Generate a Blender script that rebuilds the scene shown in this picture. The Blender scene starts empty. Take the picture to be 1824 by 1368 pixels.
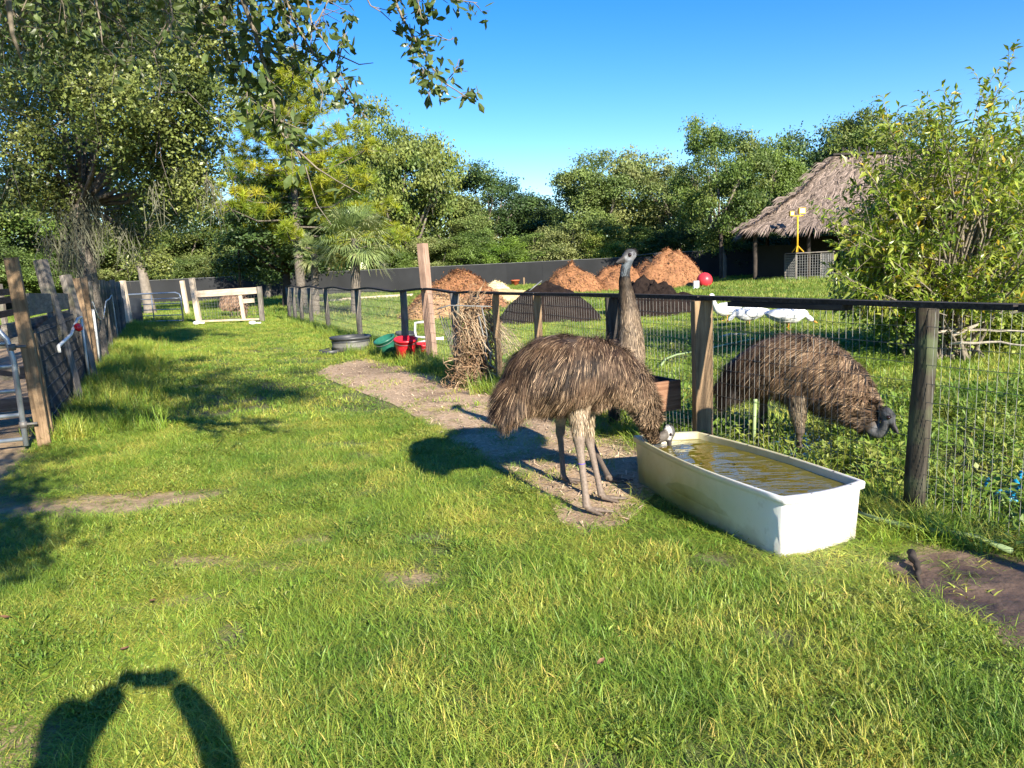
import bpy, math, random
import numpy as np
from mathutils import Vector, Matrix, kdtree
R = math.radians
rs = np.random.default_rng(7)
random.seed(7)
sc = bpy.context.scene

# ------------------------------------------------------------ camera, sky, sun, exposure
F, PITCH, ROLL, EYE = 1340.0, R(8.8), R(2.75), 1.55
fw = Vector((0, math.cos(PITCH), -math.sin(PITCH)))
up0 = Vector((0, math.sin(PITCH), math.cos(PITCH)))
r0 = Vector((1, 0, 0))
CR = r0 * math.cos(ROLL) - up0 * math.sin(ROLL)
CU = up0 * math.cos(ROLL) + r0 * math.sin(ROLL)
cam = bpy.data.cameras.new('camera'); cam_o = bpy.data.objects.new('camera', cam)
sc.collection.objects.link(cam_o); sc.camera = cam_o
cam_o.matrix_world = Matrix(((CR.x, CU.x, -fw.x, 0), (CR.y, CU.y, -fw.y, 0), (CR.z, CU.z, -fw.z, EYE), (0, 0, 0, 1)))
cam.sensor_width = 36; cam.lens = 36 * F / 1824; cam.clip_start = 0.03; cam.clip_end = 2000
SUN_EL = R(25.7); SUN_H = Vector((-.468, .884, 0)).normalized()      # horizontal direction in which shadows fall
w = bpy.data.worlds.new('World'); sc.world = w; w.use_nodes = True
nt = w.node_tree; nt.nodes.clear()
sky = nt.nodes.new('ShaderNodeTexSky'); sky.sky_type = 'NISHITA'; sky.sun_disc = False
sky.sun_elevation = SUN_EL; sky.sun_rotation = math.atan2(-SUN_H.x, -SUN_H.y)
sky.air_density = 1.0; sky.dust_density = 0.0; sky.ozone_density = 3.2; sky.altitude = 0
bg = nt.nodes.new('ShaderNodeBackground'); bg.inputs['Strength'].default_value = 0.088
hsv = nt.nodes.new('ShaderNodeHueSaturation'); hsv.inputs['Saturation'].default_value = 1.40; hsv.inputs['Hue'].default_value = 0.515; hsv.inputs['Value'].default_value = 1.15
ow = nt.nodes.new('ShaderNodeOutputWorld')
nt.links.new(sky.outputs[0], hsv.inputs['Color']); nt.links.new(hsv.outputs[0], bg.inputs[0]); nt.links.new(bg.outputs[0], ow.inputs[0])
sl = bpy.data.lights.new('sun', 'SUN'); sl.energy = 5.0; sl.angle = R(0.53); sl.color = (1, .92, .77)
so = bpy.data.objects.new('sun', sl); sc.collection.objects.link(so)
ld = Vector((SUN_H.x * math.cos(SUN_EL), SUN_H.y * math.cos(SUN_EL), -math.sin(SUN_EL)))
so.rotation_euler = ld.to_track_quat('-Z', 'Y').to_euler(); so.location = (0, 0, 30)
sc.view_settings.view_transform = 'Standard'; sc.view_settings.look = 'None'
sc.view_settings.exposure = 1.30; sc.view_settings.gamma = 1.0
sc.render.engine = 'CYCLES'
sc.cycles.max_bounces = 6; sc.cycles.diffuse_bounces = 3; sc.cycles.transmission_bounces = 4; sc.cycles.glossy_bounces = 2
sc.cycles.use_denoising = True; sc.cycles.caustics_reflective = False; sc.cycles.caustics_refractive = False

# ------------------------------------------------------------ helpers
def ray(px, py):
    return fw + CR * ((px - 912) / F) + CU * ((684 - py) / F)
def G(px, py, z=0.0):
    d = ray(px, py); t = (z - EYE) / d.z
    return Vector((d.x * t, d.y * t, z))
def D(px, py, y):
    d = ray(px, py); t = y / d.y
    return Vector((d.x * t, y, EYE + d.z * t))
_P = np.random.default_rng(3).random((64, 64, 64)).astype(np.float32)
def vnoise(x, y, z=0.0):
    x, y, z = np.broadcast_arrays(np.asarray(x, float), np.asarray(y, float), np.asarray(z, float))
    xi, yi, zi = np.floor(x).astype(int), np.floor(y).astype(int), np.floor(z).astype(int)
    u, v, k = x - xi, y - yi, z - zi
    u, v, k = u*u*(3-2*u), v*v*(3-2*v), k*k*(3-2*k)
    def g(a, b, c): return _P[(xi+a) & 63, (yi+b) & 63, (zi+c) & 63]
    def l(a, b, t): return a + (b - a) * t
    return l(l(l(g(0,0,0), g(1,0,0), u), l(g(0,1,0), g(1,1,0), u), v), l(l(g(0,0,1), g(1,0,1), u), l(g(0,1,1), g(1,1,1), u), v), k)
def fbm(x, y, z=0.0, o=3):
    s, a, t = 0, .5, 0
    for i in range(o):
        s = s + a * vnoise(np.asarray(x) * 2**i + 7*i, np.asarray(y) * 2**i + 3*i, np.asarray(z) * 2**i); t += a; a *= .5
    return s / t
def gh(x, y):
    x = np.asarray(x, float); y = np.asarray(y, float)
    return (vnoise(x * .9, y * .9) - .5) * .035 + (vnoise(x*.13+9, y*.13) - .5) * .10 * np.clip((np.hypot(x, y) - 9) / 15, 0, 1)

class MB:
    def __init__(s): s.v = []; s.f = []; s.c = []; s.n = 0; s.cur = (1, 1, 1)
    def add(s, v, faces, col=None):
        v = np.asarray(v, dtype=np.float64).reshape(-1, 3)
        for f in (faces if isinstance(faces, (list, tuple)) and len(faces) and isinstance(faces[0], np.ndarray) and faces[0].ndim == 2 else [np.asarray(faces)]):
            s.f.append(f.astype(np.int64) + s.n)
        s.v.append(v)
        if col is None: col = s.cur
        col = np.asarray(col, dtype=np.float64)
        s.c.append(np.broadcast_to(col, (len(v), 3)) if col.ndim == 1 else col)
        s.n += len(v)
    def box(s, c, size, rot=None, col=None):
        c = np.array(c, float); h = np.array(size, float) / 2
        q = np.array([[x, y, z] for x in (-1, 1) for y in (-1, 1) for z in (-1, 1)], float) * h
        if rot is not None: q = q @ np.array(rot).T
        s.add(q + c, np.array([[0,1,3,2],[4,6,7,5],[0,4,5,1],[2,3,7,6],[0,2,6,4],[1,5,7,3]]), col)
    def tube(s, pts, rad, n=6, cap=True, col=None, flat=None):
        pts = np.array([tuple(p) for p in pts], float); m = len(pts)
        rad = np.broadcast_to(np.asarray(rad, float), (m,))
        T = np.gradient(pts, axis=0); T /= np.linalg.norm(T, axis=1, keepdims=True) + 1e-9
        a = np.array([0, 0, 1.0]) if abs(T[0][2]) < .9 else np.array([1.0, 0, 0])
        N = np.cross(T[0], a); N /= np.linalg.norm(N)
        th = np.arange(n) * 2 * math.pi / n; V = []
        for i in range(m):
            N = N - T[i] * (N @ T[i]); N /= np.linalg.norm(N) + 1e-9
            B = np.cross(T[i], N)
            V.append(pts[i] + rad[i] * (np.cos(th)[:, None] * N + np.sin(th)[:, None] * B * (1 if flat is None else flat)))
        i, j = np.meshgrid(np.arange(m-1), np.arange(n), indexing='ij'); j2 = (j + 1) % n
        q = np.stack([i*n+j, i*n+j2, (i+1)*n+j2, (i+1)*n+j], -1).reshape(-1, 4)
        fs = [q]
        if cap: fs += [np.arange(n)[None, ::-1], (np.arange(n) + (m-1)*n)[None]]
        s.add(np.concatenate(V), fs, col)
    def lathe(s, prof, n=28, c=(0, 0, 0), rot=None, col=None):
        th = np.arange(n) * 2 * math.pi / n; m = len(prof)
        V = np.array([[r * math.cos(t), r * math.sin(t), z] for r, z in prof for t in th])
        if rot is not None: V = V @ np.array(rot).T
        i, j = np.meshgrid(np.arange(m-1), np.arange(n), indexing='ij'); j2 = (j + 1) % n
        s.add(V + np.array(c, float), np.stack([i*n+j, i*n+j2, (i+1)*n+j2, (i+1)*n+j], -1).reshape(-1, 4), col)
    def mesh(s, name, mats, smooth=False, off=(0, 0, 0)):
        me = bpy.data.meshes.new(name)
        V = np.concatenate(s.v) - np.array(off, float)
        lv = np.concatenate([f.reshape(-1) for f in s.f]); tot = np.concatenate([np.full(len(f), f.shape[1]) for f in s.f])
        st = np.concatenate([[0], np.cumsum(tot)[:-1]])
        me.vertices.add(len(V)); me.vertices.foreach_set('co', V.astype(np.float32).reshape(-1))
        me.loops.add(len(lv)); me.loops.foreach_set('vertex_index', lv.astype(np.int32))
        me.polygons.add(len(tot)); me.polygons.foreach_set('loop_start', st.astype(np.int32))
        if smooth: me.polygons.foreach_set('use_smooth', np.ones(len(tot), bool))
        else: me.polygons.foreach_set('use_smooth', np.zeros(len(tot), bool))
        me.update(calc_edges=True)
        a = me.attributes.new('Col', 'FLOAT_COLOR', 'POINT')
        C = np.ones((len(V), 4), np.float32); C[:, :3] = np.concatenate(s.c); a.data.foreach_set('color', C.reshape(-1))
        for m in (mats if isinstance(mats, (list, tuple)) else [mats]): me.materials.append(m)
        return me

ORG = {}
def tag(o, label=None, cat=None, group=None, kind=None):
    if label: o['label'] = label
    if cat: o['category'] = cat
    if group: o['group'] = group
    if kind: o['kind'] = kind
    return o
def empty(name, loc, label, cat, group=None, rz=0):
    o = bpy.data.objects.new(name, None); sc.collection.objects.link(o)
    o.location = loc; o.rotation_euler.z = rz; o.empty_display_size = .1; ORG[o.name] = np.array(tuple(loc), float)
    return tag(o, label, cat, group)
def link(name, me, parent=None):
    o = bpy.data.objects.new(name, me); sc.collection.objects.link(o)
    if parent is not None: o.parent = parent
    return o
def put(name, mb, mat, parent=None, smooth=False, origin=None, **k):
    """mb is in world coordinates; the parent is unrotated with its origin in ORG"""
    if parent is not None:
        off = ORG[parent.name]; o = link(name, mb.mesh(name, mat, smooth, off), parent); ORG[o.name] = off
    else:
        off = np.array(origin if origin is not None else (0, 0, 0), float)
        o = link(name, mb.mesh(name, mat, smooth, off)); o.location = off; ORG[o.name] = off
    return tag(o, **k)

# ------------------------------------------------------------ materials
def newmat(name):
    m = bpy.data.materials.new(name); m.use_nodes = True; t = m.node_tree
    return m, t, t.nodes['Principled BSDF'], t.nodes['Material Output']
def N(t, ty, **k):
    n = t.nodes.new(ty)
    for a, b in k.items():
        if a in n.inputs: n.inputs[a].default_value = b
        else: setattr(n, a, b)
    return n
def c4(c): return (*c, 1)
def ramp(t, fac, stops):
    r = t.nodes.new('ShaderNodeValToRGB'); e = r.color_ramp.elements
    while len(e) > len(stops): e.remove(e[-1])
    while len(e) < len(stops): e.new(.5)
    for i, (p, c) in enumerate(stops): e[i].position = p; e[i].color = c4(c)
    t.links.new(fac, r.inputs[0]); return r
def mix(t, fac, a, b, mode='MIX'):
    m = t.nodes.new('ShaderNodeMix'); m.data_type = 'RGBA'; m.blend_type = mode
    for s, v in ((0, fac), (6, a), (7, b)):
        if hasattr(v, 'is_output'): t.links.new(v, m.inputs[s])
        else: m.inputs[s].default_value = v if s == 0 else c4(v)
    return m.outputs[2]
def noise(t, vec, scale, detail=3, rough=.6):
    n = N(t, 'ShaderNodeTexNoise'); n.inputs['Scale'].default_value = scale; n.inputs['Detail'].default_value = detail; n.inputs['Roughness'].default_value = rough
    if vec is not None: t.links.new(vec, n.inputs['Vector'])
    return n.outputs[0]
def mapr(t, v, a, b, c=0, d=1):
    n = t.nodes.new('ShaderNodeMapRange'); t.links.new(v, n.inputs[0])
    for i, x in enumerate((a, b, c, d)): n.inputs[i+1].default_value = x
    return n.outputs[0]
def bump(t, b, h, dist, strength=1):
    n = t.nodes.new('ShaderNodeBump'); n.inputs['Distance'].default_value = dist; n.inputs['Strength'].default_value = strength
    t.links.new(h, n.inputs['Height']); t.links.new(n.outputs[0], b.inputs['Normal'])
def simple(name, c, rough=.6, metal=0, var=.25, scale=8, spec=.4, bumpd=0, vcol=False):
    m, t, b, o = newmat(name)
    tc = N(t, 'ShaderNodeTexCoord').outputs['Object']
    n = noise(t, tc, scale, 4)
    cc = ramp(t, n, [(.25, [x * (1 - var) for x in c]), (.75, [min(1, x * (1 + var)) for x in c])]).outputs[0]
    if vcol:
        a = N(t, 'ShaderNodeAttribute', attribute_name='Col'); cc = mix(t, 1.0, cc, a.outputs[0], 'MULTIPLY')
    t.links.new(cc, b.inputs['Base Color'])
    b.inputs['Roughness'].default_value = rough; b.inputs['Metallic'].default_value = metal; b.inputs['Specular IOR Level'].default_value = spec
    if bumpd: bump(t, b, noise(t, tc, scale * 3, 4), bumpd)
    return m
def wood(name, c1, c2, rough=.85, green=0.0, dark=.35):
    m, t, b, o = newmat(name)
    tc = N(t, 'ShaderNodeTexCoord').outputs['Object']
    mp = N(t, 'ShaderNodeMapping'); mp.inputs['Scale'].default_value = (1.2, 16, 16); t.links.new(tc, mp.inputs[0])
    oi = N(t, 'ShaderNodeObjectInfo'); va = t.nodes.new('ShaderNodeVectorMath'); va.operation = 'ADD'
    t.links.new(mp.outputs[0], va.inputs[0]); cx = N(t, 'ShaderNodeCombineXYZ')
    mu = t.nodes.new('ShaderNodeMath'); mu.operation = 'MULTIPLY'; mu.inputs[1].default_value = 50; t.links.new(oi.outputs['Random'], mu.inputs[0])
    t.links.new(mu.outputs[0], cx.inputs[0]); t.links.new(mu.outputs[0], cx.inputs[1]); t.links.new(cx.outputs[0], va.inputs[1])
    g = noise(t, va.outputs[0], 2.2, 6, .7)
    col = ramp(t, g, [(.25, [x * dark for x in c1]), (.45, c1), (.75, c2)]).outputs[0]
    blot = noise(t, tc, 3.5, 4)
    col = mix(t, mapr(t, blot, .45, .75, 0, .55), col, [x * .45 for x in c1])
    if green: col = mix(t, mapr(t, noise(t, tc, 5, 3), .5, .7, 0, green), col, (.10, .13, .06))
    t.links.new(col, b.inputs['Base Color']); b.inputs['Roughness'].default_value = rough; b.inputs['Specular IOR Level'].default_value = .2
    bump(t, b, g, .004); return m
def leaf(name, dk, lt, yl=None, trans=.35, rough=.45, wscale=.6, vcol=True, tcol=None, spec=.4):
    m, t, b, o = newmat(name)
    geo = N(t, 'ShaderNodeNewGeometry'); oi = N(t, 'ShaderNodeObjectInfo')
    col = mix(t, mapr(t, noise(t, geo.outputs['Position'], wscale, 3), .35, .65), dk, lt)
    if yl is not None:
        mm = t.nodes.new('ShaderNodeMath'); mm.operation = 'ADD'
        t.links.new(noise(t, geo.outputs['Position'], wscale * 1.7 + .11, 4), mm.inputs[0]); t.links.new(mapr(t, oi.outputs['Random'], 0, 1, -.16, .16), mm.inputs[1])
        col = mix(t, mapr(t, mm.outputs[0], .47, .68), col, yl)
    if vcol:
        a = N(t, 'ShaderNodeAttribute', attribute_name='Col'); col = mix(t, 1.0, col, a.outputs[0], 'MULTIPLY')
    t.links.new(col, b.inputs['Base Color']); b.inputs['Roughness'].default_value = rough; b.inputs['Specular IOR Level'].default_value = spec
    tr = N(t, 'ShaderNodeBsdfTranslucent'); t.links.new(mix(t, 1.0, col, tcol or (1.5, 1.6, .7), 'MULTIPLY'), tr.inputs[0])
    ms = N(t, 'ShaderNodeMixShader'); ms.inputs[0].default_value = trans
    t.links.new(b.outputs[0], ms.inputs[1]); t.links.new(tr.outputs[0], ms.inputs[2]); t.links.new(ms.outputs[0], o.inputs[0])
    return m
def vmat(name, rough=.6, spec=.3, scale=30, var=.2, sheen=0, bumpd=0):
    m, t, b, o = newmat(name); a = N(t, 'ShaderNodeAttribute', attribute_name='Col')
    geo = N(t, 'ShaderNodeTexCoord').outputs['Object']
    n = noise(t, geo, scale, 3)
    col = mix(t, 1.0, a.outputs[0], ramp(t, n, [(.3, (1-var,)*3), (.7, (1+var,)*3)]).outputs[0], 'MULTIPLY')
    t.links.new(col, b.inputs['Base Color']); b.inputs['Roughness'].default_value = rough; b.inputs['Specular IOR Level'].default_value = spec
    if bumpd: bump(t, b, n, bumpd)
    return m
def ground_mat():
    m, t, b, o = newmat('soil_under_grass')
    pos = N(t, 'ShaderNodeNewGeometry').outputs['Position']
    a = N(t, 'ShaderNodeAttribute', attribute_name='Col'); sp = N(t, 'ShaderNodeSeparateColor'); t.links.new(a.outputs[0], sp.inputs[0])
    n1 = noise(t, pos, .5, 5); n2 = noise(t, pos, 9, 5, .7); n3 = noise(t, pos, 60, 3, .7)
    thatch = mix(t, mapr(t, n3, .35, .65), (.07, .07, .028), (.24, .21, .10))
    green = mix(t, mapr(t, n2, .3, .7), (.04, .075, .012), (.11, .15, .03))
    base = mix(t, mapr(t, n1, .4, .6), thatch, green)
    soil = mix(t, mapr(t, n2, .3, .7), (.20, .135, .075), (.48, .34, .21))
    soil = mix(t, mapr(t, n3, .5, .75, 0, .5), soil, (.62, .48, .31))
    col = mix(t, sp.outputs[0], base, soil)
    wet = mix(t, mapr(t, n2, .35, .65), (.035, .026, .018), (.085, .062, .042))
    col = mix(t, sp.outputs[1], col, wet)
    t.links.new(col, b.inputs['Base Color']); b.inputs['Specular IOR Level'].default_value = .3
    t.links.new(mapr(t, sp.outputs[1], 0, 1, .95, .4), b.inputs['Roughness'])
    bump(t, b, n2, .02); return m
def chips_mat():
    m, t, b, o = newmat('wood_chip_path')
    pos = N(t, 'ShaderNodeNewGeometry').outputs['Position']
    n1 = noise(t, pos, 1.3, 4); n2 = noise(t, pos, 25, 5, .75); vo = N(t, 'ShaderNodeTexVoronoi'); vo.inputs['Scale'].default_value = 55; t.links.new(pos, vo.inputs['Vector'])
    col = ramp(t, n2, [(.3, (.40, .25, .14)), (.5, (.68, .48, .30)), (.72, (.84, .66, .45))]).outputs[0]
    col = mix(t, mapr(t, n1, .5, .68), col, (.33, .22, .14))
    col = mix(t, .35, col, mix(t, mapr(t, vo.outputs[0], 0, .5), (.6, .48, .36), (.16, .11, .08)))
    a = N(t, 'ShaderNodeAttribute', attribute_name='Col'); col = mix(t, 1.0, col, a.outputs[0], 'MULTIPLY')
    t.links.new(col, b.inputs['Base Color']); b.inputs['Roughness'].default_value = .95; b.inputs['Specular IOR Level'].default_value = .15
    bump(t, b, n2, .02); return m
def mud_mat():
    m, t, b, o = newmat('wet_mud')
    pos = N(t, 'ShaderNodeNewGeometry').outputs['Position']
    n1 = noise(t, pos, 3.5, 4, .5); n2 = noise(t, pos, 30, 4)
    col = ramp(t, n1, [(.3, (.05, .030, .019)), (.55, (.12, .077, .050)), (.75, (.20, .135, .092))]).outputs[0]
    t.links.new(col, b.inputs['Base Color']); t.links.new(mapr(t, n1, .35, .6, .3, .75), b.inputs['Roughness']); b.inputs['Specular IOR Level'].default_value = .5
    ad = t.nodes.new('ShaderNodeMath'); ad.operation = 'MULTIPLY_ADD'; ad.inputs[1].default_value = .12; t.links.new(n2, ad.inputs[0]); t.links.new(n1, ad.inputs[2])
    bump(t, b, ad.outputs[0], .06); return m
def water_mat(name, deep, alpha_rough=.03, wave=6, wd=.01, tr=0.0):
    m, t, b, o = newmat(name)
    pos = N(t, 'ShaderNodeNewGeometry').outputs['Position']
    mp = N(t, 'ShaderNodeMapping'); mp.inputs['Rotation'].default_value = (0, 0, .35); mp.inputs['Scale'].default_value = (1, 2.6, 1); t.links.new(pos, mp.inputs[0])
    n = noise(t, mp.outputs[0], wave, 2, .5)
    b.inputs['Base Color'].default_value = c4(deep); b.inputs['Roughness'].default_value = alpha_rough; b.inputs['IOR'].default_value = 1.45
    b.inputs['Transmission Weight'].default_value = tr; b.inputs['Specular IOR Level'].default_value = 1.0
    bump(t, b, n, wd); return m

M = {}
M['ground'] = ground_mat(); M['path'] = chips_mat(); M['mud'] = mud_mat()
M['puddle'] = water_mat('puddle_water', (.035, .026, .014), .04, 3, .003)
M['tankwater'] = water_mat('trough_water', (.12, .10, .008), .01, 4.5, .014)
M['grass'] = leaf('grass_blade', (.125, .215, .026), (.255, .345, .042), (.43, .42, .075), .22, .5, .8)
M['grass_far'] = leaf('pasture_grass', (.11, .19, .022), (.20, .28, .035), (.32, .33, .07), .25, .55, .16)
M['weed'] = leaf('weed_leaf', (.10, .185, .022), (.19, .28, .04), (.30, .33, .07), .25, .5, .5)
M['oak'] = leaf('oak_leaf', (.050, .080, .018), (.15, .195, .045), (.20, .225, .06), .2, .38, .5)
M['oaknear'] = leaf('near_oak_leaf', (.05, .085, .022), (.12, .155, .05), None, .25, .35, 3)
M['far1'] = leaf('far_oak_leaf', (.060, .105, .020), (.155, .22, .042), (.21, .24, .055), .2, .55, .22)
M['far2'] = leaf('dark_oak_leaf', (.032, .066, .018), (.085, .135, .034), None, .15, .5, .22)
M['far3'] = leaf('willow_leaf', (.085, .13, .032), (.18, .235, .060), (.23, .25, .085), .2, .55, .25)
M['pine'] = leaf('pine_needle', (.16, .21, .018), (.30, .34, .026), (.40, .38, .03), .3, .5, .4)
M['palm'] = leaf('palm_leaflet', (.15, .21, .07), (.26, .32, .12), (.34, .35, .16), .2, .35, .9)
M['shrub'] = leaf('willowy_shrub_leaf', (.10, .17, .022), (.23, .31, .040), (.32, .34, .055), .28, .33, 1.2)
M['bark'] = simple('oak_bark', (.17, .145, .12), .95, var=.5, scale=12, bumpd=.03, spec=.1)
M['barkfar'] = simple('far_bark', (.20, .17, .14), .95, var=.4, scale=5, spec=.1)
M['barkdark'] = simple('dark_bark', (.055, .045, .038), .95, var=.4, scale=6, spec=.1)
M['twig'] = simple('twig_bark', (.20, .17, .13), .9, var=.4, scale=30, spec=.1)
M['moss'] = simple('hanging_moss', (.15, .15, .105), .95, var=.4, scale=10, spec=.05)
M['post'] = wood('treated_post', (.22, .145, .085), (.40, .28, .165))
M['oldpost'] = wood('weathered_post', (.15, .13, .11), (.34, .30, .26), green=.35)
M['roundpost'] = wood('round_mossy_post', (.042, .035, .026), (.12, .105, .08), green=.6, dark=.25)
M['rail'] = wood('dark_rail', (.035, .030, .027), (.09, .08, .072))
M['board'] = wood('grey_board', (.17, .15, .125), (.33, .29, .24), green=.4)
M['fresh'] = wood('pale_lumber', (.55, .44, .32), (.75, .64, .50), dark=.7)
M['redwood'] = wood('rusty_brown_panel', (.20, .10, .058), (.38, .22, .135))
M['pinkpost'] = wood('pink_brown_lumber', (.33, .21, .15), (.52, .36, .27), dark=.6)
M['galv'] = simple('galvanised_wire', (.19, .19, .185), .55, .4, var=.2)
M['rustwire'] = simple('dull_wire', (.16, .15, .14), .6, .4, var=.4)
M['pipe'] = simple('galvanised_pipe', (.33, .37, .41), .4, .6, var=.2, scale=4)
M['pvc'] = simple('white_pvc', (.72, .73, .72), .35, var=.08)
M['red'] = simple('red_plastic', (.62, .018, .03), .35, var=.12, spec=.5)
M['ballred'] = simple('red_rubber', (.62, .04, .05), .35, var=.1, scale=2)
M['green'] = simple('green_plastic', (.02, .13, .085), .4, var=.25, spec=.5)
M['blackp'] = simple('black_plastic', (.045, .047, .05), .45, var=.3, spec=.5)
M['greyp'] = simple('grey_dusty_plastic', (.16, .155, .14), .6, var=.3)
M['fabric'] = simple('black_screen_fabric', (.026, .027, .029), .85, var=.25, scale=.5, spec=.2)
M['shade'] = simple('shade_cloth', (.030, .036, .045), .8, var=.4, scale=3)
M['hose'] = simple('pale_green_hose', (.26, .34, .15), .45, var=.2, scale=4)
M['drift'] = simple('bleached_branch', (.46, .40, .32), .85, var=.3, scale=10, bumpd=.01)
M['thatch'] = vmat('dry_palm_thatch', .8, .15, 3, .35)
M['mulch'] = vmat('shredded_mulch', .95, .1, 6, .3, bumpd=.02)
M['soil'] = simple('black_compost', (.022, .015, .012), .95, var=.5, scale=6, bumpd=.05, spec=.1)
M['vine'] = vmat('dry_vine', .85, .15, 20, .3)
M['feather'] = vmat('emu_feather', .62, .22, 14, .25)
M['skin'] = vmat('emu_skin', .6, .3, 60, .25, bumpd=.002)
M['eye'] = simple('dark_eye', (.02, .008, .005), .08, var=.05, spec=.8)
M['white'] = simple('white_feathers', (.72, .72, .70), .7, var=.1)
M['orange'] = simple('orange_clay', (.55, .13, .05), .6, var=.2)
M['yellow'] = simple('yellow_paint', (.65, .36, .02), .5, var=.1)
M['cream'] = simple('cream_sheet', (.55, .50, .42), .7, var=.15)
M['blue'] = simple('blue_plastic', (.01, .22, .42), .35, var=.3)
M['dark'] = simple('near_black_sheet', (.02, .02, .022), .9, var=.3)
M['cloth'] = simple('dark_cloth', (.05, .06, .09), .9, var=.3)
M['bare'] = simple('person_skin', (.50, .30, .22), .55, var=.1)
M['lamp'] = simple('lamp_glass', (.75, .72, .6), .2, var=.05)

# ------------------------------------------------------------ ground, path, mud, water
BARE = [(180, 895, 1.05, .33, .95), (340, 1005, .35, .16, .7), (750, 1032, .30, .16, .9), (420, 925, .25, .15, .6), (560, 965, .3, .12, .5), (800, 1085, .22, .13, .5),
        (300, 1070, .3, .1, .5), (30, 1330, .35, .18, .7), (840, 650, .3, .2, .2), (1650, 985, .5, .2, .5), (900, 1010, .2, .1, .3), (500, 1010, .2, .1, .4)]
def bare_mask(x, y):
    m = np.zeros_like(x)
    wob = (fbm(x * 2.2, y * 2.2) - .5) * 1.3
    for px, py, rx, ry, a in BARE:
        c = G(px, py); d = np.hypot((x - c.x) / rx, (y - c.y) / ry) + wob
        m = np.maximum(m, a * np.clip((1.15 - d) / .5, 0, 1))
    return m
def seg_d(x, y, pts):
    d = np.full_like(x, 1e9)
    for a, b in zip(pts[:-1], pts[1:]):
        ax, ay, bx, by = a[0], a[1], b[0], b[1]; L = (bx-ax)**2 + (by-ay)**2
        t = np.clip(((x-ax)*(bx-ax) + (y-ay)*(by-ay)) / L, 0, 1)
        d = np.minimum(d, np.hypot(x - ax - t*(bx-ax), y - ay - t*(by-ay)))
    return d
PL = [(560,668),(620,690),(700,722),(750,752),(810,790),(880,828),(935,862),(975,890),(1000,930),(1040,952),(1090,942),(1135,915)]
PR = [(590,652),(650,640),(700,650),(745,660),(800,680),(860,694),(900,702),(960,716),(1030,734),(1105,752),(1170,775),(1190,850)]
def resample(P, n):
    P = np.array([tuple(G(*p))[:2] for p in P]); s = np.concatenate([[0], np.cumsum(np.linalg.norm(np.diff(P, axis=0), axis=1))]) / 1.0
    q = np.linspace(0, len(P) - 1, n); i = np.arange(len(P))
    return np.stack([np.interp(q, i, P[:, 0]), np.interp(q, i, P[:, 1])], 1)
PLn, PRn = resample(PL, 90), resample(PR, 90)
def inpoly(x, y, poly):
    ins = np.zeros(x.shape, bool); j = len(poly) - 1
    for i in range(len(poly)):
        xi, yi = poly[i]; xj, yj = poly[j]
        c = ((yi > y) != (yj > y)) & (x < (xj - xi) * (y - yi) / (yj - yi + 1e-12) + xi); ins ^= c; j = i
    return ins
path_poly = np.concatenate([PLn, PRn[::-1]])
MT = [(1575,1012),(1640,998),(1720,985),(1824,1000),(1950,1020),(2100,1040)]
MBm = [(1580,1024),(1630,1062),(1700,1104),(1770,1142),(1880,1200),(2050,1270)]
MTn, MBn = resample(MT, 40), resample(MBm, 40)
mud_poly = np.concatenate([MTn, MBn[::-1]])
FD = np.array([-2.4, 5.54]); FP0 = np.array([2.24, 4.21])
def FX(t): return FP0 + FD * t
def wet_mask(x, y):
    # swampy ground behind the fence
    c = G(1640, 870); d = np.hypot((x - c.x) / 1.9, (y - c.y) / 1.15) + (fbm(x * 1.3, y * 1.3) - .5) * 1.2
    m = np.clip((1.1 - d) / .5, 0, 1)
    c = G(1440, 800); d = np.hypot((x - c.x) / .9, (y - c.y) / .7) + (fbm(x * 1.9, y * 1.9) - .5) * 1.2
    m = np.maximum(m, np.clip((1.1 - d) / .5, 0, 1))
    side = (x - FP0[0]) * 5.54 + (y - FP0[1]) * 2.4
    return m * np.clip(side / 1.5 + .2, 0, 1)
def axis(a, b, c0, fine, grow):
    o = [c0]; st = fine; x = c0
    while x < b: x += st; o.append(x); st = max(fine, abs(x - c0) * grow)
    x = c0; st = fine; l = []
    while x > a: x -= st; l.append(x); st = max(fine, abs(x - c0) * grow)
    return np.array(l[::-1] + o)
gx = axis(-500, 500, 0, .14, .035); gy = axis(-200, 900, 4.5, .14, .03)
X, Y = np.meshgrid(gx, gy, indexing='ij')
mb = MB(); ny = len(gy)
i, j = np.meshgrid(np.arange(len(gx)-1), np.arange(ny-1), indexing='ij')
colg = np.zeros((X.size, 3)); colg[:, 0] = bare_mask(X, Y).ravel(); colg[:, 1] = wet_mask(X, Y).ravel()
pe = np.clip(1 - seg_d(X, Y, [tuple(G(350, 578))[:2], tuple(G(480, 572))[:2]]) / 1.1, 0, 1)
colg[:, 0] = np.maximum(colg[:, 0], pe.ravel())
mb.add(np.stack([X, Y, gh(X, Y)], -1).reshape(-1, 3), np.stack([i*ny+j, (i+1)*ny+j, (i+1)*ny+j+1, i*ny+j+1], -1).reshape(-1, 4), colg)
lsd = (X - (-4.7)) * .908 - (Y - 7.4) * (-.418); colg[:, 0] = np.maximum(colg[:, 0], (np.clip(-lsd / .3, 0, 1) * (Y < 30) * (Y > 2)).ravel()); mb.c[-1] = colg
put('ground', mb, M['ground'], smooth=True, kind='structure', label='grassy paddock ground with bare worn soil patches')
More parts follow.
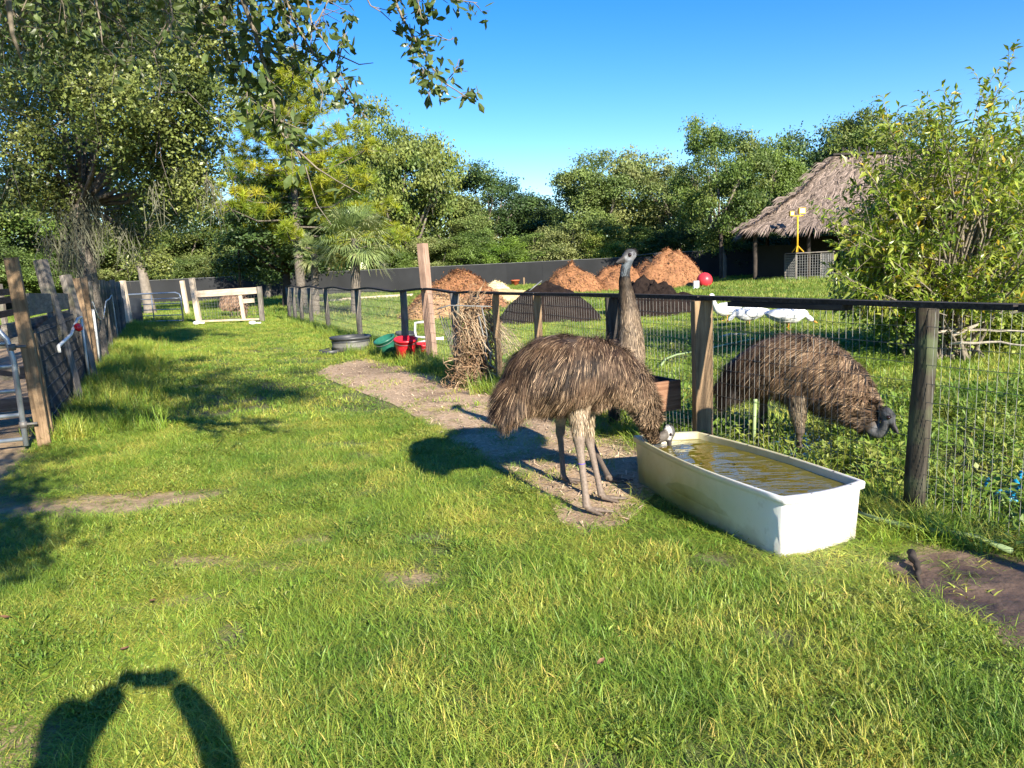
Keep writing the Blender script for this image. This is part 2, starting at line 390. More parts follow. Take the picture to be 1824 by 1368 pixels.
def ribbon(name, A, B, n, mat, lift, label, jit=.06, kind='structure', dk=None):
    A = A.copy(); B = B.copy(); m = len(A)
    jn = (fbm(np.arange(m) * .33, 3.3) - .5) * 2 * jit; d = A - B; d /= np.linalg.norm(d, axis=1, keepdims=True) + 1e-9
    A = A + d * jn[:, None]; B = B + d * (fbm(np.arange(m) * .4, 9.1) - .5)[:, None] * 2 * jit
    t = np.linspace(0, 1, n)[None, :, None]; P = A[:, None] * (1 - t) + B[:, None] * t
    Z = gh(P[..., 0], P[..., 1]) + lift
    i, j = np.meshgrid(np.arange(m-1), np.arange(n-1), indexing='ij')
    mb = MB(); col = (1, 1, 1) if dk is None else dk(P)
    mb.add(np.concatenate([P, Z[..., None]], -1).reshape(-1, 3), np.stack([i*n+j, (i+1)*n+j, (i+1)*n+j+1, i*n+j+1], -1).reshape(-1, 4), col)
    return put(name, mb, mat, smooth=True, kind=kind, label=label)
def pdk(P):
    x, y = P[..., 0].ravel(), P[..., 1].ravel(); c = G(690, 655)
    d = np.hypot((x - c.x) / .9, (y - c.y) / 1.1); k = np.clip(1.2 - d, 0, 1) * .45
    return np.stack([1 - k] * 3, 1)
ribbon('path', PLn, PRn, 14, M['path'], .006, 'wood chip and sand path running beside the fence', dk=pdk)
ribbon('mud', MTn, MBn, 12, M['mud'], .008, 'bare wet brown mud at the right edge of the lawn')
def puddle(px, py, rx, ry, seed, label):
    c = G(px, py); th = np.linspace(0, 2*math.pi, 60, endpoint=False)
    rr = 1 + (fbm(np.cos(th) * 1.3 + seed * 5, np.sin(th) * 1.3) - .5) * 1.1
    V = [[c.x, c.y, float(gh(c.x, c.y)) + .012]]
    for k, f in enumerate((.5, 1.0)):
        for a, r_ in zip(th, rr):
            V.append([c.x + rx * r_ * f * math.cos(a), c.y + ry * r_ * f * math.sin(a), 0])
    V = np.array(V); V[:, 2] = gh(c.x, c.y) + .014
    n = 60; k = np.arange(n); k2 = (k + 1) % n
    mb = MB(); mb.add(V, [np.stack([0*k, 1+k, 1+k2], 1), np.stack([1+k, 1+n+k, 1+n+k2, 1+k2], 1)])
    put('puddle', mb, M['puddle'], kind='structure', label=label)
for k, (px, py, rx, ry, l) in enumerate([(1700, 890, .45, .24, 'muddy puddle behind the mossy round fence post'), (1500, 810, .35, .3, 'small puddle among weeds by the right emu'),
        (1450, 790, .3, .35, 'shallow water under the bending emu behind the wire'), (1775, 950, .4, .16, 'shallow puddle beside the blue scrap')]):
    puddle(px, py, rx, ry, k, l)

# ------------------------------------------------------------ grass (one object per kind of ground cover)
lib = bpy.data.collections.new('grass_library')
def blades(n, rad, h0, h1, wd, lean, seed, seg=3, broad=False):
    r = np.random.default_rng(seed); mb = MB()
    for k in range(n):
        a = r.random() * 6.283; q = rad * math.sqrt(r.random()); p = np.array([q*math.cos(a), q*math.sin(a), -.01])
        h = r.uniform(h0, h1); az = r.random() * 6.283; ln = lean * (.3 + r.random() * 1.1); d = np.array([math.cos(az), math.sin(az), 0])
        pts = [p]; ang = .15 + .3 * r.random()
        for s in range(seg):
            ang2 = min(1.9, ang * ln + (s + .5) / seg * ln)
            pts.append(pts[-1] + (d * math.sin(ang2) + np.array([0, 0, math.cos(ang2)])) * h / seg)
        pts = np.array(pts); tw = az + 1.57 + r.normal() * .5; sd = np.array([math.cos(tw), math.sin(tw), 0]) * wd * r.uniform(.6, 1.3) * .5
        prof = [.75, 1, .75, 0] if not broad else [.3, 1, 1, 0]
        prof = np.interp(np.linspace(0, 3, seg + 1), range(4), prof)
        V = []
        for i_ in range(seg): V += [pts[i_] - sd * prof[i_], pts[i_] + sd * prof[i_]]
        V.append(pts[-1])
        fs = [np.array([[2*i_, 2*i_+1, 2*i_+3, 2*i_+2] for i_ in range(seg - 1)]), np.array([[2*seg-2, 2*seg-1, 2*seg]])]
        tone = r.uniform(.75, 1.25); dry = r.random() < .09
        c = np.array([tone * (1.45 if dry else r.uniform(.8, 1.12)), tone * (1.1 if dry else 1), tone * (1.7 if dry else 1)])
        mb.add(np.array(V), fs, c)
    return mb
def broadleaf(n, rad, h, L, seed):
    r = np.random.default_rng(seed); mb = MB()
    for k in range(n):
        a = r.random() * 6.283; q = rad * math.sqrt(r.random()); z = h * r.random() ** .7
        p = np.array([q*math.cos(a), q*math.sin(a), z]); d = np.array([math.cos(a) , math.sin(a), r.uniform(-.3, .9)]) + r.normal(size=3) * .5; d /= np.linalg.norm(d)
        s = np.cross(d, [0, 0, 1]); s /= np.linalg.norm(s) + 1e-9; l = L * r.uniform(.6, 1.3); wdt = l * .22
        V = [p, p + d*l*.5 - s*wdt, p + d*l + np.array([0, 0, -l*.15]), p + d*l*.5 + s*wdt]
        mb.add(np.array(V), np.array([[0, 1, 2, 3]]), np.ones(3) * r.uniform(.7, 1.3))
        if k % 4 == 0: mb.tube([np.array([q*.3*math.cos(a), q*.3*math.sin(a), 0]), p], .0025, 3, False, np.array([.9, .8, .7]))
    return mb
def libset(name, mbs, mat):
    c = bpy.data.collections.new(name)
    for k, m_ in enumerate(mbs):
        o = bpy.data.objects.new(f'{name}_{k:02d}', m_.mesh(name, mat)); c.objects.link(o)
    return c
LA = libset('turf_tuft', [blades(84, .09, .030, .09, .0025, 1.6, 10+k) for k in range(5)] + [blades(64, .10, .05, .14, .0022, 1.8, 20+k) for k in range(4)]
            + [blades(44, .085, .035, .08, .0048, 1.5, 30+k, broad=True) for k in range(3)], M['grass'])
LB = libset('pasture_tuft', [blades(56, .20, .05, .13, .008, 1.2, 40+k, 2) for k in range(6)], M['grass'])
LC = libset('far_tuft', [blades(40, .45, .10, .24, .022, .9, 50+k, 2) for k in range(5)], M['grass_far'])
LW = libset('weed_tuft', [broadleaf(46, .15, .17, .065, 60+k) for k in range(5)] + [blades(30, .12, .12, .26, .006, .9, 70+k) for k in range(2)], M['weed'])
def scatter(name, pts, scl, coll, mat, nvar, label, seed, tilt=.12, cat=None):
    r = np.random.default_rng(seed); n = len(pts)
    me = bpy.data.meshes.new(name); me.vertices.add(n); me.vertices.foreach_set('co', pts.astype(np.float32).reshape(-1))
    a = me.attributes.new('rot', 'FLOAT_VECTOR', 'POINT'); rot = np.stack([r.normal(size=n)*tilt, r.normal(size=n)*tilt, r.random(n)*6.283], 1)
    a.data.foreach_set('vector', rot.astype(np.float32).reshape(-1))
    a = me.attributes.new('scl', 'FLOAT_VECTOR', 'POINT'); s = np.stack([scl[:, 0], scl[:, 0], scl[:, 1]], 1); a.data.foreach_set('vector', s.astype(np.float32).reshape(-1))
    a = me.attributes.new('idx', 'INT', 'POINT'); a.data.foreach_set('value', r.integers(0, nvar, n).astype(np.int32))
    me.materials.append(mat)
    o = link(name, me); g = bpy.data.node_groups.new(name + '_nodes', 'GeometryNodeTree')
    g.interface.new_socket('Geometry', in_out='INPUT', socket_type='NodeSocketGeometry'); g.interface.new_socket('Geometry', in_out='OUTPUT', socket_type='NodeSocketGeometry')
    gi = g.nodes.new('NodeGroupInput'); go = g.nodes.new('NodeGroupOutput'); ip = g.nodes.new('GeometryNodeInstanceOnPoints')
    ci = g.nodes.new('GeometryNodeCollectionInfo'); ci.inputs['Collection'].default_value = coll; ci.inputs['Separate Children'].default_value = True; ci.inputs['Reset Children'].default_value = True
    ip.inputs['Pick Instance'].default_value = True
    for nm, ty, sk in (('rot', 'FLOAT_VECTOR', 'Rotation'), ('scl', 'FLOAT_VECTOR', 'Scale'), ('idx', 'INT', 'Instance Index')):
        na = g.nodes.new('GeometryNodeInputNamedAttribute'); na.data_type = ty; na.inputs['Name'].default_value = nm
        src = [s_ for s_ in na.outputs if s_.enabled and s_.name == 'Attribute'][0]
        if sk == 'Rotation':
            er = g.nodes.new('FunctionNodeEulerToRotation'); g.links.new(src, er.inputs[0]); src = er.outputs[0]
        g.links.new(src, ip.inputs[sk])
    g.links.new(gi.outputs[0], ip.inputs['Points']); g.links.new(ci.outputs[0], ip.inputs['Instance']); g.links.new(ip.outputs[0], go.inputs[0])
    md = o.modifiers.new('scatter', 'NODES'); md.node_group = g
    return tag(o, label=label, kind='stuff')
RT = .335
tubc = [np.array(tuple(G(a, b, RT))[:2]) for a, b in ((1397, 887), (1541, 857), (1240, 768), (1128, 776))]
def ptsin(n, y0, y1, seed, spread=.78, dens=None):
    r = np.random.default_rng(seed)
    y = np.sqrt(r.random(n) * (y1**2 - y0**2) + y0**2); x = (r.random(n) * 2 - 1) * spread * y
    return x, y
def side(x, y): return ((x - FP0[0]) * 5.54 + (y - FP0[1]) * 2.4) / 6.04       # >0 beyond the right fence
LP0 = np.array([-4.7, 7.4]); LDV = np.array([-2.3, 5.0]); LDV = LDV / np.linalg.norm(LDV)
def lside(x, y): return (x - LP0[0]) * LDV[1] - (y - LP0[1]) * LDV[0]            # <0 beyond the left fence
def keepmask(x, y, r):
    k = np.ones(len(x), bool)
    k &= r.random(len(x)) > bare_mask(x, y) * .97
    k &= r.random(len(x)) > np.clip((fbm(x * 1.9 + 31, y * 1.9) - .60) * 5, 0, .85)
    edge = inpoly(x + (fbm(x*4, y*4) - .5) * .35, y + (fbm(x*4+9, y*4) - .5) * .35, path_poly); k &= ~(edge & (r.random(len(x)) > .05))
    edge = inpoly(x + (fbm(x*3, y*3) - .5) * .25, y + (fbm(x*3+9, y*3) - .5) * .25, mud_poly); k &= ~(edge & (r.random(len(x)) > .03))
    k &= ~inpoly(x, y, tubc)
    return k
r = np.random.default_rng(5)
# near lawn
x, y = ptsin(26000, 1.6, 8.5, 1)
k = keepmask(x, y, r) & (side(x, y) < 0.02) & (lside(x, y) > -.1); x, y = x[k], y[k]
hgt = .30 + 1.0 * fbm(x * .75 + 4, y * .75) + .45 * np.clip(x, -1.2, 2)/2; hgt *= np.where(seg_d(x, y, PLn[::6]) < .45, .6, 1) * np.where(seg_d(x, y, MBn[::6]) < .35, .55, 1) * np.where(seg_d(x, y, [tuple(p) for p in tubc] + [tuple(tubc[0])]) < .28, .42, 1);  hgt *= np.where(bare_mask(x, y) > .1, .6, 1) * r.uniform(.75, 1.25, len(x))
scatter('lawn_grass', np.stack([x, y, gh(x, y)], 1), np.stack([r.uniform(.9, 1.35, len(x)), hgt], 1), LA, M['grass'], 12, 'lush yellow green lawn grass in the sunlit foreground', 11)
# middle lawn
x, y = ptsin(42000, 8, 34, 2)
k = keepmask(x, y, r) & (side(x, y) < .05) & (lside(x, y) > -.2) & (y < 33); x, y = x[k], y[k]
edge_ = np.exp(-np.abs(side(x, y)) / .45) + np.exp(-np.abs(lside(x, y)) / .9)
hgt = (.30 + .6 * fbm(x * .4, y * .4)) * (1 + .9 * edge_) * np.where(seg_d(x, y, PLn[::6]) < .5, .6, 1) * r.uniform(.8, 1.2, len(x))
scatter('lane_grass', np.stack([x, y, gh(x, y)], 1), np.stack([r.uniform(.8, 1.3, len(x)), hgt], 1), LB, M['grass'], 6, 'mown grass lane between the two fences', 12)
# pen behind the fence
x, y = ptsin(34000, 3.2, 30, 3, .8)
k = (side(x, y) > .03) & (r.random(len(x)) > wet_mask(x, y) * .93); x, y = x[k], y[k]
hgt = (.4 + .8 * fbm(x * .5, y * .5)) * r.uniform(.7, 1.3, len(x))
scatter('pen_grass', np.stack([x, y, gh(x, y)], 1), np.stack([r.uniform(.7, 1.1, len(x)), hgt], 1), LB, M['grass'], 6, 'short pasture grass in the pen beyond the fence', 13)
x, y = ptsin(60000, 26, 95, 4, .85)
k = ((side(x, y) > 0) | (y > 31) | (lside(x, y) < 0)); x, y = x[k], y[k]
scatter('pasture_grass', np.stack([x, y, gh(x, y)], 1), np.stack([r.uniform(.8, 1.4, len(x)), (.5 + fbm(x * .2, y * .2)) * r.uniform(.7, 1.3, len(x))], 1), LC, M['grass_far'], 5, 'far pasture grass running up to the black screen fence', 14)
# weeds
x, y = ptsin(9000, 3.2, 14, 5, .8)
wm = np.clip(wet_mask(x, y) * .9 + np.clip(fbm(x * .8, y * .8) - .45, 0, 1) * 3.0 * (x > .5), 0, 1)
k = (side(x, y) > .05) & (r.random(len(x)) < wm * np.where(wet_mask(x, y) > .5, .42, .9) + .04); x, y = x[k], y[k]
x2, y2 = ptsin(5000, 10, 34, 6, .8); k2 = (side(x2, y2) > .1) & (x2 > -3) & (fbm(x2*.5, y2*.5) > .56); x = np.concatenate([x, x2[k2]]); y = np.concatenate([y, y2[k2]])
scatter('weeds', np.stack([x, y, gh(x, y)], 1), np.stack([r.uniform(.6, 1.3, len(x)), r.uniform(.5, 1.3, len(x))], 1), LW, M['weed'], 7, 'leafy green weeds and wet ground cover behind the wire fence', 15)
# weeds and tall grass at foot of both fences
t_ = r.random(1500) * 4.6 - .3; lowf = np.concatenate([np.where(t_ < .7, .5, 1.0), np.ones(1300)]); base = FP0[None] + FD[None] * t_[:, None]; off = r.normal(size=1500) * .16 - .05
x = base[:, 0] + off * 5.54/6.04; y = base[:, 1] + off * 2.4/6.04
s_ = r.random(1300) * 24; b2 = LP0[None] + LDV[None] * s_[:, None]; o2 = np.abs(r.normal(size=1300)) * .5 + .05
x = np.concatenate([x, b2[:, 0] + o2 * LDV[1]]); y = np.concatenate([y, b2[:, 1] - o2 * LDV[0]])
x3, y3 = ptsin(1600, 11, 17, 8); k3 = seg_d(x3, y3, [FX(1.3), FX(2.2)]) < .8; k3 &= ~inpoly(x3, y3, path_poly); k3 &= np.hypot(x3 - G(712, 660).x, y3 - G(712, 660).y) > 1.2; x = np.concatenate([x, x3[k3]]); y = np.concatenate([y, y3[k3]])
lowf = np.concatenate([lowf, np.ones(len(x) - len(lowf))]); k = ~inpoly(x, y, tubc) & ~inpoly(x, y, mud_poly); x, y, lowf = x[k], y[k], lowf[k]
LT = libset('tall_tuft', [blades(40, .10, .16, .34, .006, 1.0, 80+k_) for k_ in range(5)], M['grass'])
scatter('fence_foot_grass', np.stack([x, y, gh(x, y)], 1), np.stack([r.uniform(.7, 1.2, len(x)), r.uniform(.5, 1.2, len(x)) * lowf], 1), LT, M['grass'], 5, 'uncut long grass along the foot of the fences', 16)
x, y = ptsin(5000, 1.8, 8, 17); k = (side(x, y) < -.1) & (lside(x, y) > .1) & (fbm(x * 1.4 + 50, y * 1.4) > .56) & keepmask(x, y, r); x, y = x[k], y[k]
LQ = libset('clover_tuft', [broadleaf(44, .10, .05, .020, 160+k_) for k_ in range(4)], M['weed'])
scatter('lawn_weeds', np.stack([x, y, gh(x, y)], 1), np.stack([r.uniform(.6, 1.2, len(x)), r.uniform(.5, 1.4, len(x))], 1), LQ, M['weed'], 4, 'patches of small leaved weeds growing through the lawn', 19)
# chips lying on the path
mbc = MB()
x, y = ptsin(30000, 4.0, 17, 9, .4); kk = inpoly(x, y, path_poly); x, y = x[kk][:9000], y[kk][:9000]
for a, b in zip(x, y):
    L = r.uniform(.01, .04); th = r.random() * 3.14; d = np.array([math.cos(th), math.sin(th), r.normal() * .2]) * L; s = np.array([-math.sin(th), math.cos(th), 0]) * r.uniform(.002, .006)
    p = np.array([a, b, float(gh(a, b)) + .011 + r.random() * .008]); t = r.uniform(.5, 1.3)
    mbc.add(np.array([p-d-s, p+d-s, p+d+s, p-d+s]), np.array([[0, 1, 2, 3]]), np.array([.60, .45, .30]) * t)
put('wood_chips', mbc, M['mulch'], kind='stuff', label='loose pale wood chips and straw strewn on the path')
# fallen leaves on the lawn
for k_, (px, py, l) in enumerate([(12, 1123, 'fallen orange leaf at the left edge of the lawn'), (225, 1182, 'brown fallen leaf above the photographer shadow'), (275, 1093, 'reddish dry leaf lying in a worn patch of lawn'), (1072, 1207, 'curled tan leaf in the tall foreground grass')]):
    g_ = G(px, py); mbl = MB(); th = k_ * 1.3; L, W = .024, .011
    Rm = np.array(Matrix.Rotation(th, 3, 'Z') @ Matrix.Rotation(.35, 3, 'Y'))
    V = np.array([[-L, 0, 0], [-L*.4, -W, .004], [L*.4, -W, .006], [L, 0, .01], [L*.4, W, .006], [-L*.4, W, .004], [0, 0, -.004]]) @ Rm.T
    mbl.add(V + np.array([g_.x, g_.y, .065]), np.array([[0, 1, 6], [1, 2, 6], [2, 3, 6], [3, 4, 6], [4, 5, 6], [5, 0, 6]]), (1, 1, 1))
    put('fallen_leaf', mbl, M['redwood'], smooth=True, label=l).__setitem__('category', 'leaf')

# ------------------------------------------------------------ lumber, wire, fences
def plank(name, p0, p1, wd, th, mat, parent=None, upv=(0, 0, 1), bev=.004, seed=0, rnd=False, **k):
    """a board or post of its own: local x along the length, width wd along upv, thickness th across"""
    p0, p1 = Vector(p0), Vector(p1); L = (p1 - p0).length; X_ = (p1 - p0).normalized(); Z_ = Vector(upv)
    Z_ = (Z_ - X_ * Z_.dot(X_)).normalized(); Y_ = Z_.cross(X_)
    r = np.random.default_rng(seed + 17); mb = MB(); n = max(2, min(9, int(L / .25)))
    xs = np.linspace(0, L, n)
    if rnd:
        th_ = np.arange(14) * 2 * math.pi / 14; S = np.stack([np.cos(th_) * th / 2, np.sin(th_) * wd / 2], 1)
    else:
        a, b, c = th / 2, wd / 2, min(bev, th * .2)
        S = np.array([[-a+c, -b], [a-c, -b], [a, -b+c], [a, b-c], [a-c, b], [-a+c, b], [-a, b-c], [-a, -b+c]])
    m = len(S); V = []
    for i, x in enumerate(xs):
        j = r.normal(size=2) * min(wd, th) * .02; sc_ = 1 + r.normal() * .012
        V.append(np.concatenate([np.full((m, 1), x), S * sc_ + j], 1))
    i, j = np.meshgrid(np.arange(n-1), np.arange(m), indexing='ij'); j2 = (j+1) % m
    mb.add(np.concatenate(V), [np.stack([i*m+j, (i+1)*m+j, (i+1)*m+j2, i*m+j2], -1).reshape(-1, 4), np.arange(m)[None], (np.arange(m) + (n-1)*m)[None, ::-1]])
    o = link(name, mb.mesh(name, mat, rnd), parent)
    Mw = Matrix(((X_.x, Y_.x, Z_.x, p0.x), (X_.y, Y_.y, Z_.y, p0.y), (X_.z, Y_.z, Z_.z, p0.z), (0, 0, 0, 1)))
    if parent is not None: Mw = Matrix.Translation(-Vector(ORG[parent.name])) @ Mw
    o.matrix_basis = Mw; return tag(o, **k)
def wiremesh(parent, a, b, z0, z1, dv, dh, mat, rad=.0014, name='wire_mesh', sway=.008, zf=None):
    """welded wire between two ground points"""
    a, b = np.array(a, float), np.array(b, float); L = np.linalg.norm(b - a); d = (b - a) / L; nrm = np.array([-d[1], d[0]])
    mb = MB(); r = np.random.default_rng(int(abs(a[0] * 1000)) % 9999)
    def pt(s, z):
        q = a + d * s + nrm * (float(vnoise(s * 1.3, z * 2.1, 4.4)) - .5) * sway * 4; return [q[0], q[1], z]
    def top(s): return z1 if zf is None else zf(s / L)
    for s in np.arange(dv * .5, L, dv):
        t_ = top(s); zs = np.linspace(z0, t_, 5); mb.tube([pt(s + r.normal() * dv * .03, z) for z in zs], rad, 3, False)
    zs = np.arange(z0 + .03, z1, dh)
    for z in zs: mb.tube([pt(s, min(z + r.normal() * .004, top(s))) for s in np.linspace(0, L, max(3, int(L / .22)))], rad * 1.45, 3, False)
    return put(name, mb, mat, parent)
def v3(p, z): return Vector((float(p[0]), float(p[1]), float(z)))

RZ = 1.245
fence = empty('wire_fence', v3(FP0, 0), 'long wire fence with square wood posts and dark sagging top rail', 'fence')
ts = [(-.72, 'r'), (0, 'r'), (.304, 's'), (.527, 'd'), (.797, 's'), (1.0, 's'), (1.12, 'o'), (1.26, 'o'), (1.738, 'o'), (2.37, 'o'), (3.02, 'o'), (3.5, 'o'), (3.82, 'o'), (4.1, 'o'), (4.35, 'o')]
for k, (t, ty) in enumerate(ts):
    p = FX(t); z = RZ + (.0 if ty != 'o' else .0)
    lean = Vector(((rs.random() - .5) * .05, (rs.random() - .5) * .04, 0))
    if ty == 'r': p = p + np.array([.065, .0]); plank('post', v3(p, -.1), v3(p, z - .02) + Vector((.05, .02, 0)), .115, .115, M['roundpost'], fence, (0, 1, 0), rnd=True, seed=k)
    elif ty == 's':
        wd = .135 if k == 2 else .09
        plank('post', v3(p, -.1), v3(p, z - .02) + lean * .3, wd, wd, M['post'], fence, (0, 1, 0), seed=k)
    elif ty == 'd': plank('post', v3(p, -.1), v3(p, z - .02), .11, .11, M['rail'], fence, (0, 1, 0), seed=k)
    else: plank('post', v3(p, -.1), v3(p, z - .03) + lean, .13, .13, M['oldpost'], fence, (0, 1, 0), rnd=True, seed=k)
def rail_z(t): return RZ + .028 * math.sin(t * 9.5) * (1 if t > 1.2 else 0) + .02 * (float(vnoise(t * 2.1, 8.8)) - .5)
rt = [-.72, -.1, .304, .797, 1.12, 1.5, 1.9, 2.3, 2.7, 3.1, 3.5, 3.9, 4.35]
for k, (a, b) in enumerate(zip(rt[:-1], rt[1:])):
    mb = MB(); q = np.linspace(a, b - .004, 7); th, wd = (.032, .085) if a < 1.2 else (.035, .10)
    nrm = np.array([5.54, 2.4]) / 6.04
    S = np.array([[-wd/2, 0], [wd/2, 0], [wd/2, th], [-wd/2, th]])
    V = []
    for u in q:
        c = FX(u); z = rail_z(u) + (.001 * (k % 2)); V += [[c[0] + nrm[0]*s0, c[1] + nrm[1]*s0, z - .02 + s1 + rs.normal()*.0012] for s0, s1 in S]
    n = 7; i, j = np.meshgrid(np.arange(n-1), np.arange(4), indexing='ij'); j2 = (j+1) % 4
    mb.add(np.array(V), [np.stack([i*4+j, (i+1)*4+j, (i+1)*4+j2, i*4+j2], -1).reshape(-1, 4), np.array([[0, 1, 2, 3]]), np.array([[27, 26, 25, 24]])])
    put('rail', mb, M['rail'], fence)
plank('splice_board', v3(FX(.07), RZ - .035), v3(FX(.245), RZ - .035), .035, .09, M['rail'], fence, bev=.002)
for a, b in zip([-.72, 0, .304, .527, .797, 1.0, 1.26, 1.738, 2.37, 3.02, 3.5, 3.82], [0, .304, .527, .797, 1.0, 1.26, 1.738, 2.37, 3.02, 3.5, 3.82, 4.35]):
    nr = np.array([5.54, 2.4]) / 6.04 * .07
    wiremesh(fence, FX(a) + nr, FX(b) + nr, .03, RZ - .02, .052 if a < 1.2 else .08, .105 if a < 1.2 else .16, M['galv'], .0012 if a < 1.2 else .0019)
# tall post
plank('tall_post', G(772, 648) - Vector((0, 0, .1)), D(752, 434, 12.75), .15, .13, M['pinkpost'], None, (.5, .86, 0), label='tall leaning pinkish square post rising above the fence rail', bev=.006)['category'] = 'post'

# left fence
lf = empty('left_fence', v3(LP0, 0), 'timber and wire pen fence in dappled shade along the left edge', 'fence')
def LX(s, off=0.0): return LP0 + LDV * s + np.array([-LDV[1], LDV[0]]) * off      # off>0 = behind (to the left)
plank('post', v3(LX(0), -.1), v3(LX(0), 1.87) + Vector((-.06, -.02, 0)), .115, .115, M['post'], lf, tuple([*LDV, 0]), seed=1)
plank('post', v3(LX(.22), -.1), v3(LX(.22), 1.12) + Vector((-.05, 0, 0)), .09, .13, M['post'], lf, tuple([*LDV, 0]), seed=2)
for k, (px, yy, pt) in enumerate([(72, 10.0, 463), (116, 12.0, 490)]):
    t = D(px, pt, yy); plank('post', (t.x + .25, t.y, -.1), t, .14, .12, M['oldpost'], lf, (0, 1, 0), seed=k + 5)
for k, (s, h, tilt, m_) in enumerate([(6.15, 1.72, -.06, 'post'), (7.7, 1.66, .0, 'oldpost'), (9.8, 1.7, 0, 'oldpost'), (11.8, 1.72, 0, 'oldpost'), (14.0, 1.7, 0, 'oldpost'), (16.6, 1.75, 0, 'oldpost'), (20, 1.7, 0, 'oldpost'), (23.3, 1.75, 0, 'fresh')]):
    plank('post', v3(LX(s), -.1), v3(LX(s), h) + Vector((tilt, 0, 0)), .14, .14, M[m_], lf, tuple([*LDV, 0]), seed=k + 9)
plank('post', v3(LX(6.9), -.1), v3(LX(6.9), 1.75), .13, .13, M['post'], lf, tuple([*LDV, 0]), seed=33)
plank('board', v3(LX(.9, .10), 1.40), v3(LX(5.2, .12), 1.36), .24, .045, M['board'], lf, seed=3)
plank('board', v3(LX(.1, .22), 1.16), v3(LX(6.0, .22), 1.12), .15, .05, M['oldpost'], lf, seed=4)
plank('board', v3(LX(2.0, .30), .93), v3(LX(7.6, .30), .93), .09, .05, M['fresh'], lf, seed=5)
plank('board', v3(LX(6.3, .12), 1.38), v3(LX(12, .12), 1.36), .22, .05, M['board'], lf, seed=6)
plank('board', v3(LX(12.2, .12), 1.36), v3(LX(23, .12), 1.34), .22, .05, M['board'], lf, seed=7)
for k in range(11):
    s = 7.0 + k * 1.45; plank('slat', v3(LX(s, .20), .1), v3(LX(s, .20), 1.5 + .15 * rs.random()), 1.25, .03, M['board'], lf, tuple([*LDV, 0]), seed=40 + k)
def cloth(parent, s0, s1, z0, z1, off, name='shade_cloth'):
    mb = MB(); n, m = 26, 7; V = []
    for i in range(n):
        s = s0 + (s1 - s0) * i / (n-1)
        for j in range(m):
            z = z0 + (z1(i/(n-1)) - z0) * j / (m-1); p = LX(s, off + .05 * (float(vnoise(s * 1.5, z * 3, 2)) - .5)); V.append([p[0], p[1], z])
    i, j = np.meshgrid(np.arange(n-1), np.arange(m-1), indexing='ij')
    mb.add(np.array(V), np.stack([i*m+j, (i+1)*m+j, (i+1)*m+j+1, i*m+j+1], -1).reshape(-1, 4)); return put(name, mb, M['shade'], parent, smooth=True)
cloth(lf, .35, 5.9, .02, lambda u: 1.10 + .12 * math.sin(u * 3.14) , .06)
cloth(lf, 6.9, 14.5, .02, lambda u: 1.18 - .22 * math.sin(u * 3.14) * (u < .6), .06)
cloth(lf, 14.7, 23.0, .02, lambda u: 1.12, .06)
wiremesh(lf, LX(.15, 0), LX(5.9, 0), .03, 1.16, .075, .15, M['galv'], .002)
wiremesh(lf, LX(6.9, 0), LX(14.5, 0), .03, 1.18, .10, .15, M['galv'], .0022)
wiremesh(lf, LX(14.7, 0), LX(23, 0), .03, 1.12, .15, .2, M['rustwire'], .0025)
# dark back pen fence beyond the left fence
bf = empty('pen_fence', v3(LX(1, 3.0), 0), 'dark plank fence of the pen behind the left fence', 'fence')
for k, z in enumerate((.45, .85, 1.25, 1.5)):
    plank('board', v3(LX(-6, 3.2), z), v3(LX(6, 3.4), z), .2, .04, M['rail'], bf, seed=60 + k)
    plank('board', v3(LX(6.1, 3.4), z), v3(LX(22, 3.0), z + .05), .2, .04, M['rail'], bf, seed=70 + k)
for k in range(10): plank('post', v3(LX(-6 + k*3, 3.5), -.1), v3(LX(-6 + k*3, 3.5), 1.7 + rs.random()*.15), .14, .14, M['oldpost'], bf, (0, 1, 0), seed=80 + k)
# near pipe gate at the far left
pg = empty('pipe_gate', v3(LP0 + np.array([-.2, -.1]), 0), 'blue grey tubular gate hung on the wooden post at the left edge', 'gate')
ga = LP0 + np.array([-.09, -.16]); gd = np.array([-.93, -.36]); gd /= np.linalg.norm(gd)
def GP(s, z): return v3(ga + gd * s, z)
mb = MB(); mb.tube([GP(.0, .05), GP(0, .9), GP(.03, 1.10), GP(.12, 1.24), GP(.28, 1.29), GP(1.6, 1.29), GP(2.6, 1.29)], .027, 10); put('frame', mb, M['pipe'], pg, smooth=True)
for z in (.12, .36, .60, .84, 1.06):
    mb = MB(); mb.tube([GP(.02, z), GP(2.6, z)], .021, 8); put('crossbar', mb, M['pipe'], pg, smooth=True)
mb = MB(); mb.tube([GP(1.15, .1), GP(1.15, 1.28)], .02, 8); put('upright', mb, M['pipe'], pg, smooth=True)
for z in (.26, 1.02):
    mb = MB(); mb.tube([GP(-.12, z), GP(0, z)], .014, 8); mb.tube([GP(0, z - .03), GP(0, z + .03)], .036, 10); put('hinge', mb, M['rustwire'], pg, smooth=True)
# planks stacked in the pen behind the gate
for k, (s, z0, z1, lab) in enumerate([(-.4, 0, 1.15, 'upright pale plank behind the pipe gate, nearest the post'), (-1.0, 0, .6, 'short grey plank leaning inside the pen, left edge')]):
    p = LP0 + np.array([-1.0 + s, .8]); plank('loose_plank', v3(p, z0), v3(p, z1) + Vector((.1, 0, 0)), .16, .05, M['oldpost'], None, (1, 0, 0), label=lab, seed=90+k)['category'] = 'plank'
for k in range(3):
    p = LP0 + np.array([-.5, 1.0]); plank('pallet_board', v3(p + np.array([-2, -.4]), .3 + k * .35), v3(p, .3 + k * .35), .14, .05, M['oldpost'], lf, seed=95 + k)
